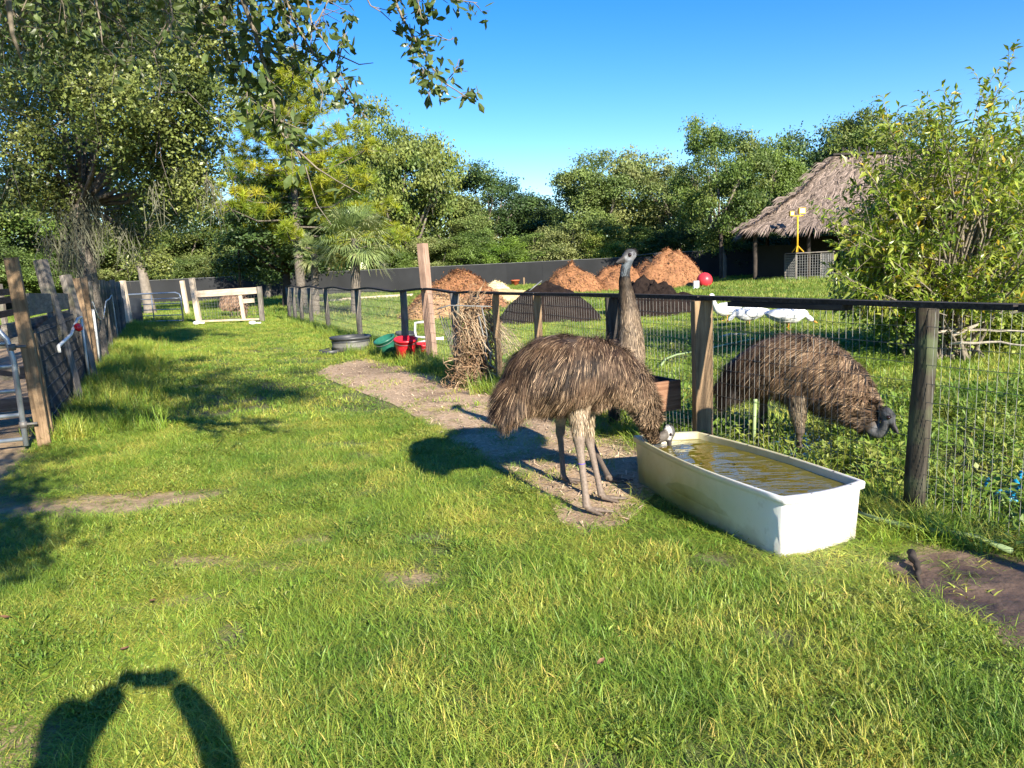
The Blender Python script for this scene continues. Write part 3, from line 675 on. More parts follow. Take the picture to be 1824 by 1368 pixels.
# plumbing on the left fence
pv = empty('water_pipe', v3(LX(3.6), 0), 'white water pipe with a red valve handle on the left mesh panel', 'pipe')
mb = MB(); pts = [LX(1.35, -.08), LX(1.35, -.08), LX(2.6, -.10), LX(3.1, -.10), LX(3.7, -.10), LX(4.3, -.1), LX(4.6, -.08)]
mb.tube([v3(p, z) for p, z in zip(pts, (.83, .90, .96, 1.04, 1.12, 1.12, 1.10))], .020, 8); mb.tube([v3(LX(4.35, -.09), 1.10), v3(LX(4.9, -.05), .02)], .020, 8); pp_ = put('pipe', mb, M['pvc'], pv, smooth=True)
mb = MB(); c = LX(3.0, -.16); mb.lathe([(0, -.03), (.05, -.03), (.06, 0), (.05, .03), (0, .03)], 12, (c[0], c[1], 1.03), np.array(Matrix.Rotation(1.2, 3, 'Y'))); put('valve_handle', mb, M['red'], pp_, smooth=True)
mb = MB(); mb.tube([v3(LX(7.0, -.08), 1.16), v3(LX(7.0, -.08), .6), v3(LX(7.3, -.05), .02)], .022, 8); put('standpipe', mb, M['pvc'], None, smooth=True, origin=v3(LX(7, -.08), 0), label='white upright pipe beside the slim post of the left fence')['category'] = 'pipe'
mb = MB(); mb.tube([v3(LX(7.4, -.06), 1.28), v3(LX(8.2, -.06), .98), v3(LX(9.3, -.06), .84), v3(LX(10.3, -.06), 1.0), v3(LX(11.4, -.06), 1.22), v3(LX(13, -.06), 1.25), v3(LX(14.2, -.06), 1.34), v3(LX(14.4, -.06), .8), v3(LX(14.6, -.06), .05)], .014, 6)
put('hose', mb, M['pvc'], None, smooth=True, origin=v3(LX(8, -.06), 0), label='white hose drooping along the second mesh panel')['category'] = 'hose'

# far gates
fg = empty('far_pipe_gate', G(225, 578), 'silver tubular gate with curved corner at the end of the lane', 'gate')
gl, gr = G(225, 578), G(327, 575)
def FG(u, z): return gl.lerp(gr, u) + Vector((0, 0, z))
mb = MB(); mb.tube([FG(0, .05), FG(0, 1.05), FG(.06, 1.2), FG(.92, 1.2), FG(.98, 1.14), FG(1, 1.02), FG(1, .05)], .032, 8); put('frame', mb, M['pipe'], fg, smooth=True)
for z in (.1, .32, .55, .78, .98):
    mb = MB(); mb.tube([FG(0, z), FG(1, z)], .022, 6); put('crossbar', mb, M['pipe'], fg, smooth=True)
mb = MB(); mb.tube([FG(.5, .05), FG(.5, 1.19)], .022, 6); put('upright', mb, M['pipe'], fg, smooth=True)
mb = MB(); q = [FG(-.02, .05), FG(.32, .05), FG(.32, 1.05), FG(-.02, 1.08)]; mb.add(np.array([tuple(p + Vector((0, -.06, 0))) for p in q] + [tuple(p + Vector((0, -.045, 0))) for p in q]), np.array([[0,1,2,3],[7,6,5,4],[0,4,5,1],[1,5,6,2],[2,6,7,3],[3,7,4,0]])); put('mesh_cover', mb, M['shade'], fg)
for px, pyt, d_, lab in ((218, 500, 29.8, 'pale post carrying the far silver gate on its left'), (324, 500, 36, 'pale post standing alone behind the far silver gate'), (341, 495, 28.6, 'taller pale post at the left end of the white topped panel')):
    t = D(px, pyt, d_); b = Vector((t.x + .12, t.y, -.1)); plank('gate_post', b, t, .17, .17, M['fresh'], None, (0, 1, 0), label=lab)['category'] = 'post'
wg = empty('end_fence', G(348, 578), 'wire panel with a wide pale top board closing the end of the lane', 'fence panel')
wa, wb = G(352, 577), G(468, 573)
def W(u, z): return wa.lerp(wb, u) + Vector((0, 0, z))
plank('top_board', W(-.01, 1.12), W(1.0, 1.16), .24, .05, M['fresh'], wg); plank('bottom_board', W(-.01, .10), W(1, .10), .07, .05, M['fresh'], wg)
plank('upright', W(.72, .1), W(.70, 1.0), .13, .05, M['fresh'], wg, (1, 0, 0)); plank('brace', W(.74, .78), W(.9, .80), .16, .05, M['fresh'], wg); plank('end_post', W(1.0, -.1), W(1.0, 1.3), .15, .15, M['oldpost'], wg, (0, 1, 0))
mbw = wiremesh(wg, (wa.x, wa.y + .06), (wb.x, wb.y + .06), .12, 1.02, .12, .12, M['galv'], .0035)
for k, (px, l) in enumerate([(356, 'small white float at the foot of the wire panel, left end'), (455, 'small white float at the foot of the wire panel, right end')]):
    g_ = G(px, 578); mb = MB(); mb.lathe([(0, -.07), (.09, -.06), (.13, 0), (.09, .06), (0, .07)], 14, (g_.x, g_.y - .3, .08)); mb.box((g_.x + .2, g_.y - .3, .07), (.2, .05, .05)); put('float', mb, M['pvc'], None, smooth=True, origin=(g_.x, g_.y - .3, 0), label=l)['category'] = 'float'

# black screen fence all round
sf = empty('screen_fence', D(0, 500, 60), 'long black fabric screen fence along the far side of the paddock', 'fence')
SP = [(-62, 40), (-45, 59), (-20, 61), (0, 60), (14, 57), (24, 52), (44, 50)]
SPn = []
for (a, b), (c, d) in zip(SP[:-1], SP[1:]):
    L = math.hypot(c-a, d-b); n = round(L / 3.0)
    for k in range(n): SPn.append((a + (c-a)*k/n, b + (d-b)*k/n))
SPn.append(SP[-1])
for k, ((a, b), (c, d)) in enumerate(zip(SPn[:-1], SPn[1:])):
    mb = MB(); V = []; H = 1.85 if b > 58 else 2.05
    for i in range(7):
        u = i / 6
        for j in range(3):
            z = .02 + (H + .02 * rs.random()) * j / 2; wv = .03 * math.sin(u * 9 + k * 2 + j); V.append([a + (c-a)*u, b + (d-b)*u + wv, z])
    i, j = np.meshgrid(np.arange(6), np.arange(2), indexing='ij'); mb.add(np.array(V), np.stack([i*3+j, (i+1)*3+j, (i+1)*3+j+1, i*3+j+1], -1).reshape(-1, 4))
    put('fabric_panel', mb, M['fabric'], sf, smooth=True)
    mb = MB(); mb.tube([(a, b + .08, -.1), (a, b + .08, H + .06)], .035, 6); put('post', mb, M['galv'], sf, smooth=True)
mb = MB(); mb.tube([(a, b, 1.89 if b > 58 else 2.09) for a, b in SPn], .025, 5); put('top_rail', mb, M['galv'], sf, smooth=True)

# ------------------------------------------------------------ trough of water
tub = empty('water_trough', (1.33, 4.5, 0), 'white plastic tub full of greenish water in the grass by the fence', 'trough')
TC = tubc
def tubring(inset, bow, taper=0.0):
    c0 = sum(TC) / 4; P = []
    C = [c + (c0 - c) / np.linalg.norm(c0 - c) * (inset * 1.3 + taper) for c in TC]
    bows = [.035 * bow, .045 * bow, .02 * bow, .06 * bow]
    for k in range(4):
        a, b = C[k], C[(k+1) % 4]; d = b - a; nrm = np.array([d[1], -d[0]]) / np.linalg.norm(d)
        n = 6 if k % 2 == 0 else 14; L = np.linalg.norm(d)
        for i in range(n):
            u = .012 / L + (1 - .024 / L) * i / (n - 1); P.append(a + d * u + nrm * bows[k] * math.sin(math.pi * u))
    return np.array(P)
def tubloft(rings, mat, name, par, cap_bottom=False):
    mb = MB(); m = len(rings[0][0]); V = np.concatenate([np.concatenate([P, np.full((m, 1), z) if np.isscalar(z) else z[:, None]], 1) for P, z in rings])
    i, j = np.meshgrid(np.arange(len(rings)-1), np.arange(m), indexing='ij'); j2 = (j+1) % m
    fs = [np.stack([i*m+j, i*m+j2, (i+1)*m+j2, (i+1)*m+j], -1).reshape(-1, 4)]
    if cap_bottom: fs.append((np.arange(m) + (len(rings)-1)*m)[None, ::-1])
    mb.add(V, fs); return put(name, mb, mat, par, smooth=True)
mt, tt, bt, ot = newmat('stained_white_plastic')
pos = N(tt, 'ShaderNodeNewGeometry').outputs['Position']; sx = N(tt, 'ShaderNodeSeparateXYZ'); tt.links.new(pos, sx.inputs[0])
nn = noise(tt, pos, 5, 5); ad = tt.nodes.new('ShaderNodeMath'); ad.operation = 'MULTIPLY_ADD'; ad.inputs[1].default_value = .35; tt.links.new(nn, ad.inputs[0]); tt.links.new(sx.outputs[2], ad.inputs[2])
alg = mapr(tt, ad.outputs[0], .66, .22, 0, 1); endm = mapr(tt, sx.outputs[1], 3.72, 4.5, .0, 1)
mm = tt.nodes.new('ShaderNodeMath'); mm.operation = 'MULTIPLY'; tt.links.new(alg, mm.inputs[0]); tt.links.new(endm, mm.inputs[1])
colr = mix(tt, mm.outputs[0], mix(tt, endm, (.80, .80, .78), (.72, .66, .46)), (.36, .30, .07)); colr = mix(tt, mapr(tt, noise(tt, pos, 22, 5), .58, .75, 0, .25), colr, (.25, .21, .10))
colr = mix(tt, mapr(tt, ad.outputs[0], .28, .16, 0, .5), colr, (.22, .17, .10)); tt.links.new(colr, bt.inputs['Base Color']); bt.inputs['Roughness'].default_value = .32; bt.inputs['Subsurface Weight'].default_value = .12; bt.inputs['Subsurface Scale'].default_value = .03
def rimz(): 
    return RT
outer = [(tubring(.030, .5), -.03), (tubring(.027, .6), .06), (tubring(.016, .95), RT - .055), (tubring(.014, 1), RT - .038)]
inner = [(tubring(.030, 1), RT - .006), (tubring(.034, 1), RT - .03), (tubring(.050, .9), .10), (tubring(.09, .5), .05)]
tubloft(outer, mt, 'shell', tub, False)
tubloft(inner, mt, 'lining', tub, True)
trim = tubloft([(tubring(.013, 1), RT - .040), (tubring(-.004, 1), RT - .036), (tubring(-.006, 1), RT - .004), (tubring(-.001, 1), RT), (tubring(.024, 1), RT), (tubring(.0305, 1), RT - .007)], mt, 'rim', tub)
mb = MB(); P = tubring(.0335, .98); c0 = P.mean(0); V = [];
nr = 30; m = len(P)
for k in range(1, nr + 1):
    u = k / nr; Q = c0 + (P - c0) * u
    zz = RT - .045 + .0022 * (vnoise(Q[:, 0] * 16, Q[:, 1] * 9) - .5) * 2 + .004 * np.sin(22 * np.hypot(Q[:, 0] - 1.06, Q[:, 1] - 4.98) * 2.2) * np.exp(-np.hypot(Q[:, 0] - 1.06, Q[:, 1] - 4.98) * 3)
    V.append(np.concatenate([Q, zz[:, None]], 1))
V.append(np.array([[c0[0], c0[1], RT - .045]])); i, j = np.meshgrid(np.arange(nr-1), np.arange(m), indexing='ij'); j2 = (j+1) % m
jj = np.arange(m); mb.add(np.concatenate(V), [np.stack([i*m+j, i*m+j2, (i+1)*m+j2, (i+1)*m+j], -1).reshape(-1, 4), np.stack([np.full(m, nr*m), jj, (jj+1) % m], 1)])
o = put('water', mb, M['tankwater'], tub, smooth=True)
for k, (a, b, n) in enumerate([(0, 1, 2), (1, 2, 4), (3, 0, 3)]):
    for i in range(n):
        u = (i + .6) / n; p = TC[a] * (1 - u) + TC[b] * u; ci = sum(TC) / 4; q = p + (ci - p) * .0; d = TC[b] - TC[a]; nrm = np.array([d[1], -d[0]]) / np.linalg.norm(d)
        q = p + nrm * ([.035, .045, 0, .06][a] * math.sin(math.pi * u) - .012)
        mb = MB(); mb.lathe([(0, .002), (.005, .0015), (.006, -.002)], 8, (q[0], q[1], RT + .001)); put('rivet', mb, M['rustwire'], trim, smooth=True)

# ------------------------------------------------------------ loose farm objects
# wooden feed box on the fence
fb = empty('feed_box', v3(FX(.4), 0), 'open wooden feed box fixed low on the fence behind the emus', 'feed box')
a, b = FX(.345), FX(.515); nn2 = np.array([-5.54, -2.4]) / 6.04
q = [a + nn2*.04, a + nn2*.32, b + nn2*.32, b + nn2*.04]
plank('side_board', v3(q[0], .45), v3(q[3], .45), .24, .03, M['rail'], fb); plank('side_board', v3(q[1], .45), v3(q[2], .45), .24, .03, M['rail'], fb)
plank('end_board', v3(q[0], .452), v3(q[1], .452), .25, .03, M['redwood'], fb); plank('end_board', v3(q[3], .452), v3(q[2], .452), .25, .03, M['rail'], fb)
plank('floor_board', v3((q[0]+q[1])/2, .34), v3((q[3]+q[2])/2, .34), .03, .25, M['rail'], fb)
plank('leg', v3(q[2], -.05), v3(q[2], .60), .08, .08, M['post'], fb, (0, 1, 0))
# black round stock tank
g_ = G(620, 630); tk = empty('stock_tank', (g_.x, g_.y + .35, 0), 'black round rubber stock tank with ribbed rim on the grass by the fence', 'tank')
mb = MB(); c = (g_.x, g_.y + .35, .0); mb.lathe([(0, .03), (.31, .03), (.37, .30), (.385, .325), (.42, .325), (.425, .28), (.39, .27), (.385, .235), (.395, .225), (.385, .21)], 36, c); put('rim', mb, M['blackp'], tk, smooth=True)
mb = MB(); mb.lathe([(.385, .21), (.375, .14), (.385, .13), (.37, .11), (.35, .0), (0, .0)], 36, c); put('body', mb, M['greyp'], tk, smooth=True)
mb = MB(); c2 = (g_.x - .38, g_.y + .1, 0); mb.lathe([(0, .01), (.16, .01), (.2, .09), (.22, .09), (.2, 0), (0, 0)], 24, c2); put('rubber_pan', mb, M['blackp'], None, smooth=True, origin=c2, label='low black rubber pan lying against the stock tank')['category'] = 'pan'
def bucket(px, py, dep, r1, h, mat, lab, tilt=(0, 0), cat='bucket', grp='plastic feed buckets', z0=.0):
    p = D(px, py, dep); b = empty('bucket', (p.x, p.y, z0), lab, cat, grp)
    Rm = np.array(Matrix.Rotation(tilt[0], 3, 'X') @ Matrix.Rotation(tilt[1], 3, 'Y')); c = (p.x, p.y, z0)
    mb = MB(); mb.lathe([(0, .01), (r1*.76, .01), (r1*.97, h), (r1, h), (r1*1.12, h*.985), (r1*1.12, h*.9), (r1*.99, h*.89), (r1*.94, h*.6), (r1*.93, h*.58), (r1*.80, .0), (0, 0)], 28, c, Rm); sh_ = put('shell', mb, M[mat], b, smooth=True)
    mb = MB(); th = np.linspace(-1.3, 1.3, 12); mb.tube([tuple(np.array(c) + Rm @ np.array([r1*1.13*math.sin(t), -r1*1.13*math.cos(t)*.9, h*.93 - .06*math.cos(t)])) for t in th], .005, 5); put('handle', mb, M['galv'], sh_, smooth=True)
bucket(724, 640, 13.2, .19, .37, 'red', 'bright red plastic bucket in front of the tall post', (.16, .05), z0=.05)
bucket(696, 632, 13.9, .185, .34, 'green', 'dark green bucket tilted beside the red bucket', (.25, -.28), z0=.06)
bucket(722, 612, 14.8, .19, .40, 'blackp', 'black tub just behind the red and green buckets', (.1, .1), 'tub')
bucket(752, 640, 13.5, .13, .28, 'red', 'smaller shaded red bucket half hidden behind the tall post', (.1, .1))
wp = empty('pvc_pipework', D(745, 640, 13.3), 'white plastic pipework on the fence behind the buckets', 'pipe')
for k, pts in enumerate([[(743, 576), (740, 574), (739, 590), (741, 600)], [(741, 600), (770, 602), (790, 604), (788, 600)], [(745, 610), (765, 606), (788, 602)], [(741, 575), (758, 573)]]):
    mb = MB(); mb.tube([D(a, b, 13.7) for a, b in pts], .022, 7); put('pipe', mb, M['pvc'], wp, smooth=True)
# tangle of dry vines with a bent wire rack
vb = empty('vine_bundle', v3(D(845, 600, 9.9), 0), 'tall tangle of dry brown vines piled against the fence', 'vine pile')
mb = MB(); r = np.random.default_rng(31); cxy = np.array([D(846, 600, 9.9).x, 9.95])
def vine(core, n, rad, col, loop):
    for k in range(n):
        z = r.uniform(.0, 1.12) if not loop else r.uniform(.0, .5); a = r.random() * 6.28; wdt = (.17 + .10 * math.sin(z * 3.0 + 1.2)) * (1.15 if loop else 1)
        p = np.array([cxy[0] + math.cos(a) * wdt * r.random()**.4 + .10 * (z - .5) - (.09 if z > .75 else 0), cxy[1] + math.sin(a) * wdt * .8, z]); d = r.normal(size=3) * (1, 1, 1.1); d[2] -= .4; d /= np.linalg.norm(d); pts = [p]
        for s in range(8):
            cen = np.array([cxy[0] + .08 * (pts[-1][2] - .5), cxy[1], pts[-1][2]]); pull = (cen - pts[-1]); dist = np.linalg.norm(pull)
            d = d + r.normal(size=3) * .35 + pull / (dist + .01) * max(0, dist - wdt) * 4 + np.array([0, 0, -.10]); d /= np.linalg.norm(d)
            q = pts[-1] + d * .055; q[2] = max(q[2], .01); pts.append(q)
        mb.tube(pts, rad * r.uniform(.6, 1.3), 3, False, np.array(col) * r.uniform(.5, 1.3))
vine(None, 520, .0045, (.27, .17, .10), False); vine(None, 160, .004, (.42, .31, .20), False); vine(None, 90, .005, (.33, .24, .15), True)
for k in range(150):   # straw draping over the rack toward the upper left
    a0 = D(800 + 80 * r.random(), 553 + 10 * r.random(), 9.9 + r.normal() * .08); a0 = np.array(a0); d = np.array([.30 + r.normal() * .15, r.normal() * .15, -.38 - r.random() * .3])
    mb.tube([a0, a0 + d * .3 + r.normal(size=3) * .02, a0 + d * .6 + r.normal(size=3) * .03, a0 + d * .85], .0028, 3, False, np.array((.46, .35, .23)) * r.uniform(.6, 1.2))
o = put('stems', mb, M['vine'], vb); o['kind'] = 'stuff'
mb = MB(); mb.tube([(cxy[0], cxy[1] + .02, -.02), (cxy[0] + .02, cxy[1], .5), (cxy[0] - .02, cxy[1], 1.0)], [.11, .10, .05], 9); put('dark_core', mb, M['barkdark'], vb, smooth=True)
rk = empty('wire_rack', v3(D(860, 545, 9.75), 0), 'bent pale metal rack with thin legs holding the dry vines', 'rack')
for pts in ([(778, 551), (800, 544), (835, 545), (881, 546)], [(858, 546), (862, 566), (868, 600), (874, 640), (874, 650)], [(852, 560), (864, 610), (866, 640), (873, 650), (884, 657)]):
    mb = MB(); mb.tube([D(a, b, 9.72) for a, b in pts], .010, 6); put('rod', mb, M['galv'], rk, smooth=True)
pr = empty('rod_stand', v3(D(800, 600, 10.0), 0), 'fan of thin dark rods leaning beside the vine tangle', 'rods')
for k in range(8):
    mb = MB(); mb.tube([D(781 + k * 6.5, 558 + (k % 3) * 5, 10.1), D(796 + k * 3.2, 600, 10.0), D(806 + k * 2, 632, 9.95)], .007, 5); put('rod', mb, M['rustwire'], pr, smooth=True)
# hoses and debris
mb = MB(); pts = [(1520, 928), (1560, 941), (1610, 953), (1670, 964), (1735, 974), (1800, 1000)]
mb.tube([G(a, b) + Vector((0, 0, .055)) for a, b in pts], .016, 8); put('hose', mb, M['hose'], None, smooth=True, label='pale green hose lying in grass at the foot of the mossy post')['category'] = 'hose'
mb = MB(); pts = [(1178, 662), (1186, 650), (1205, 642), (1250, 634), (1300, 622), (1345, 612)]
mb.tube([G(a, b) + Vector((0, 0, .09)) for a, b in pts], .016, 6); put('hose', mb, M['hose'], None, smooth=True, label='yellowish hose winding over the pen grass behind the feed box')['category'] = 'hose'
mb = MB(); mb.tube([D(1345, 716, 5.9), v3(D(1342, 716, 5.9), .0)], .015, 7); mb.tube([D(1345, 717, 5.9), D(1345, 711, 5.9)], .018, 7)
put('green_pipe', mb, M['hose'], None, smooth=True, label='upright pale green tube behind the trough beside the emu legs')['category'] = 'pipe'
def stick(label, pts, rad, lift=.05, mat='drift', name='branch', cat='branch'):
    mb = MB(); P = [G(a, b) + Vector((0, 0, lift + z)) for a, b, z in pts]; P2 = []
    for a, b in zip(P[:-1], P[1:]):
        for k in range(4): P2.append(a.lerp(b, k/4) + Vector((rs.normal(), rs.normal(), rs.normal())) * rad * .25)
    P2.append(P[-1]); mb.tube(P2, np.linspace(rad, rad * .45, len(P2)), 7); put(name, mb, M[mat], None, smooth=True, label=label)['category'] = cat
stick('bleached curved branch arching up under the leafy shrub', [(1690, 645, .28), (1735, 645, .46), (1780, 645, .60), (1850, 648, .64), (1950, 655, .6)], .032)
stick('pale straight branch on the ground below the arching one', [(1640, 645, .34), (1700, 645, .38), (1800, 645, .36), (1900, 650, .36)], .022)
stick('thin bleached branch lowest of the three under the shrub', [(1690, 648, .22), (1780, 650, .24), (1860, 655, .20)], .022)
stick('brown stick lying in the pen grass right of the square post', [(1275, 622, 0), (1310, 618, 0), (1345, 614, 0)], .03, mat='bark')
stick('pale stick half buried in pen grass near the winding hose', [(1280, 606, 0), (1300, 602, .02), (1330, 600, 0)], .025)
stick('dark wet wood chunk stuck in the mud at the lawn edge', [(1622, 1004, .04), (1630, 1024, .015), (1641, 1046, -.02)], .021, .03, 'barkdark', 'wood_chunk', 'wood')
g_ = G(1808, 893); mb = MB()
for k in range(14):
    a = rs.normal(size=3) * (.06, .03, .008); d = rs.normal(size=3) * .03; mb.tube([np.array(g_) + a + (0, 0, .06), np.array(g_) + a + d + (0, 0, .07), np.array(g_) + a + d*2 + (0, 0, .05)], .014, 5)
put('crumpled_rag', mb, M['blue'], None, smooth=True, label='crumpled bright blue scrap in the puddle at the right edge')['category'] = 'rag'
# red ball and white block
g_ = G(1255, 513); mb = MB(); n = 20
mb.lathe([(math.sin(a) * .41, -math.cos(a) * .41) for a in np.linspace(0, math.pi, n)], 32, (g_.x, g_.y, .40)); mb.lathe([(.0, .412), (.03, .415), (.035, .40)], 8, (g_.x, g_.y, .40))
put('ball', mb, M['ballred'], None, smooth=True, origin=(g_.x, g_.y, 0), label='big round red ball on the grass beyond the compost')['category'] = 'ball'
g_ = G(1240, 516); mb = MB(); mb.box((g_.x, g_.y, .22), (.26, .2, .44)); mb.box((g_.x + .15, g_.y - .05, .04), (.7, .3, .08)); put('salt_block', mb, M['pvc'], None, origin=(g_.x, g_.y, 0), label='white upright block standing left of the red ball')['category'] = 'block'
# mulch and compost heaps
def heap(name, label, cat, px, py, dep, wpx, hpx, mat, strands, col, seed, cone=1.0, rough=.12, ext=1.0, stl=.16):
    s = dep / F; rx = wpx * s / 2; H = D(px, hpx, dep).z * .93; c = D(px, py, dep); r = np.random.default_rng(seed); mb = MB(); n, m = 22, 52
    V = []
    def hz(u, a, f):
        wob = 1 + (fbm(np.cos(a) * 1.2 + seed, np.sin(a) * 1.2) - .5) * .7
        return f * ((1 - u) if cone > .5 else (1 - u * u)) ** .9 * (1 + 0 * wob)
    P = np.zeros((n, m, 3))
    for i in range(n):
        for j in range(m):
            u = i / (n-1); a = j / m * 2 * math.pi; x = math.cos(a) * u; y = math.sin(a) * u
            ra = 1 + (float(fbm(math.cos(a) * 1.5 + seed, math.sin(a) * 1.5 + 3)) - .5) * .5
            prof = (1 - u) ** .8 * .55 + (1 - u*u) * .45 if cone > .5 else (1 - u ** 2.2)
            z = H * (prof * (1 + (float(fbm(x * 2.5 + seed, y * 2.5)) - .5) * (.95 if strands else .35)) + (float(fbm(x * 9 + seed, y * 9)) - .5) * rough * (u < .96))
            P[i, j] = (c.x + x * rx * ra, c.y + y * rx * ra * ext, max(-.03, z) if u < 1 else -.05)
    i, j = np.meshgrid(np.arange(n-1), np.arange(m), indexing='ij'); j2 = (j+1) % m
    col = np.array(col); vc = col * (.6 + .8 * fbm(P[..., 0].ravel() * 3, P[..., 2].ravel() * 3))[:, None]
    mb.add(P.reshape(-1, 3), np.stack([i*m+j, (i+1)*m+j, (i+1)*m+j2, i*m+j2], -1).reshape(-1, 4), vc)
    o = put(name, mb, M[mat], None, smooth=True, origin=(c.x, c.y, 0), label=label); o['category'] = cat
    if strands:
        mb = MB()
        for k in range(strands):
            i, j = int(n * r.random() ** .7 * .97), r.integers(m); p = P[min(i, n-2), j] + r.normal(size=3) * .04; p[2] = max(p[2], .02); nrm = np.array([p[0]-c.x, p[1]-c.y, rx * .8]); nrm /= np.linalg.norm(nrm)
            d = r.normal(size=3); d -= nrm * (d @ nrm) * .75; d /= np.linalg.norm(d); L = stl * r.uniform(.4, 1.3); w_ = np.cross(d, nrm) * r.uniform(.006, .018)
            q = p + nrm * .02; V = np.array([q - w_, q + d * L * .5 - w_ + nrm * .02, q + d * L, q + d * L * .5 + w_ + nrm * .02, q + w_])
            mb.add(V, np.array([[0, 1, 2, 3], [0, 1, 3, 4]])[1:], col * r.uniform(.5, 1.7) * np.array([1, r.uniform(.85, 1.1), r.uniform(.7, 1.1)]))
            mb.add(V[1:4], np.array([[0, 1, 2]]), col * r.uniform(.5, 1.7))
        ORG[o.name] = np.array((c.x, c.y, 0)); h = put('shredded_bark', mb, M['mulch'], o); h['kind'] = 'stuff'
MC = (.27, .130, .062); MC2 = (.36, .22, .11)
heap('mulch_pile', 'tall orange brown mulch cone just right of the tall post', 'mulch pile', 818, 540, 29, 190, 487, 'mulch', 5200, MC, 3)
heap('mulch_pile', 'low spread of paler mulch in front of the tall mulch cone', 'mulch pile', 790, 560, 25.5, 150, 527, 'mulch', 2600, MC2, 4, cone=0)
heap('mulch_pile', 'steep orange mulch mound left of the standing emu head', 'mulch pile', 1020, 500, 42, 110, 470, 'mulch', 3200, MC, 5)
heap('mulch_pile', 'low orange mulch mound directly behind the standing emu neck', 'mulch pile', 1100, 502, 43, 120, 474, 'mulch', 2800, MC, 6, cone=0)
heap('mulch_pile', 'widest orange mulch mound between the emu head and red ball', 'mulch pile', 1185, 505, 43, 145, 456, 'mulch', 4400, MC, 7, cone=0, rough=.2)
heap('compost_pile', 'smooth black compost mound behind the rail left of the standing emu', 'compost pile', 975, 560, 21.5, 195, 509, 'soil', 0, (1, 1, 1), 8, cone=0, rough=.16)
heap('compost_pile', 'lumpy dark compost mound to the right of the emu neck', 'compost pile', 1155, 555, 22, 155, 500, 'soil', 0, (1, 1, 1), 9, cone=0, rough=.5)
heap('compost_pile', 'long low tail of dark compost stretching toward the ball', 'compost pile', 1215, 550, 23, 150, 520, 'soil', 0, (1, 1, 1), 12, cone=1, rough=.3)
heap('sand_pile', 'low yellow sand spread beside the black compost mound', 'sand pile', 885, 524, 34, 190, 513, 'mulch', 0, (.62, .45, .22), 13, cone=0)
heap('straw_pile', 'small pale straw heap in front of the screen fence', 'straw pile', 885, 508, 48, 60, 497, 'mulch', 500, (.62, .52, .30), 14)
mb = MB(); mb.tube([D(935, 526, 21.2), D(950, 512, 21.1), D(965, 500, 21.3)], .02, 5); put('loose_pole', mb, M['galv'], None, smooth=True, label='thin silver pole lying on the smooth black compost mound')['category'] = 'pole'
# ground timbers around the sandy bed beyond the fence
for k, (a, b, l) in enumerate([((610, 537), (735, 529), 'long pale ground timber beyond the wavy part of the fence'), ((545, 545), (640, 536), 'pale ground timber behind the distant fence posts on the left')]):
    plank('ground_timber', G(*a) + Vector((0, 0, .1)), G(*b) + Vector((0, 0, .1)), .22, .18, M['fresh'], None, label=l)['category'] = 'timber'
plank('plank_bench', G(1300, 493) + Vector((-1.5, 0, .35)), G(1300, 493) + Vector((2.2, 0, .4)), .09, .4, M['fresh'], None, label='pale plank lying level left of the thatched hut')['category'] = 'plank'
g_ = G(918, 512); mb = MB(); mb.lathe([(0, .02), (.22, .02), (.32, .5), (.36, .5), (.36, .58), (.3, .58), (.28, .3), (0, .3)], 16, (g_.x, g_.y, 0)); put('plant_pot', mb, M['orange'], None, smooth=True, origin=g_, label='orange clay pot in front of the black screen fence')['category'] = 'pot'
for px, l in ((903, 'short stake left of the orange pot'), (934, 'short stake right of the orange pot')):
    g_ = G(px, 512); plank('stake', g_, g_ + Vector((0, 0, .75)), .16, .12, M['post'], None, (0, 1, 0), label=l)['category'] = 'stake'

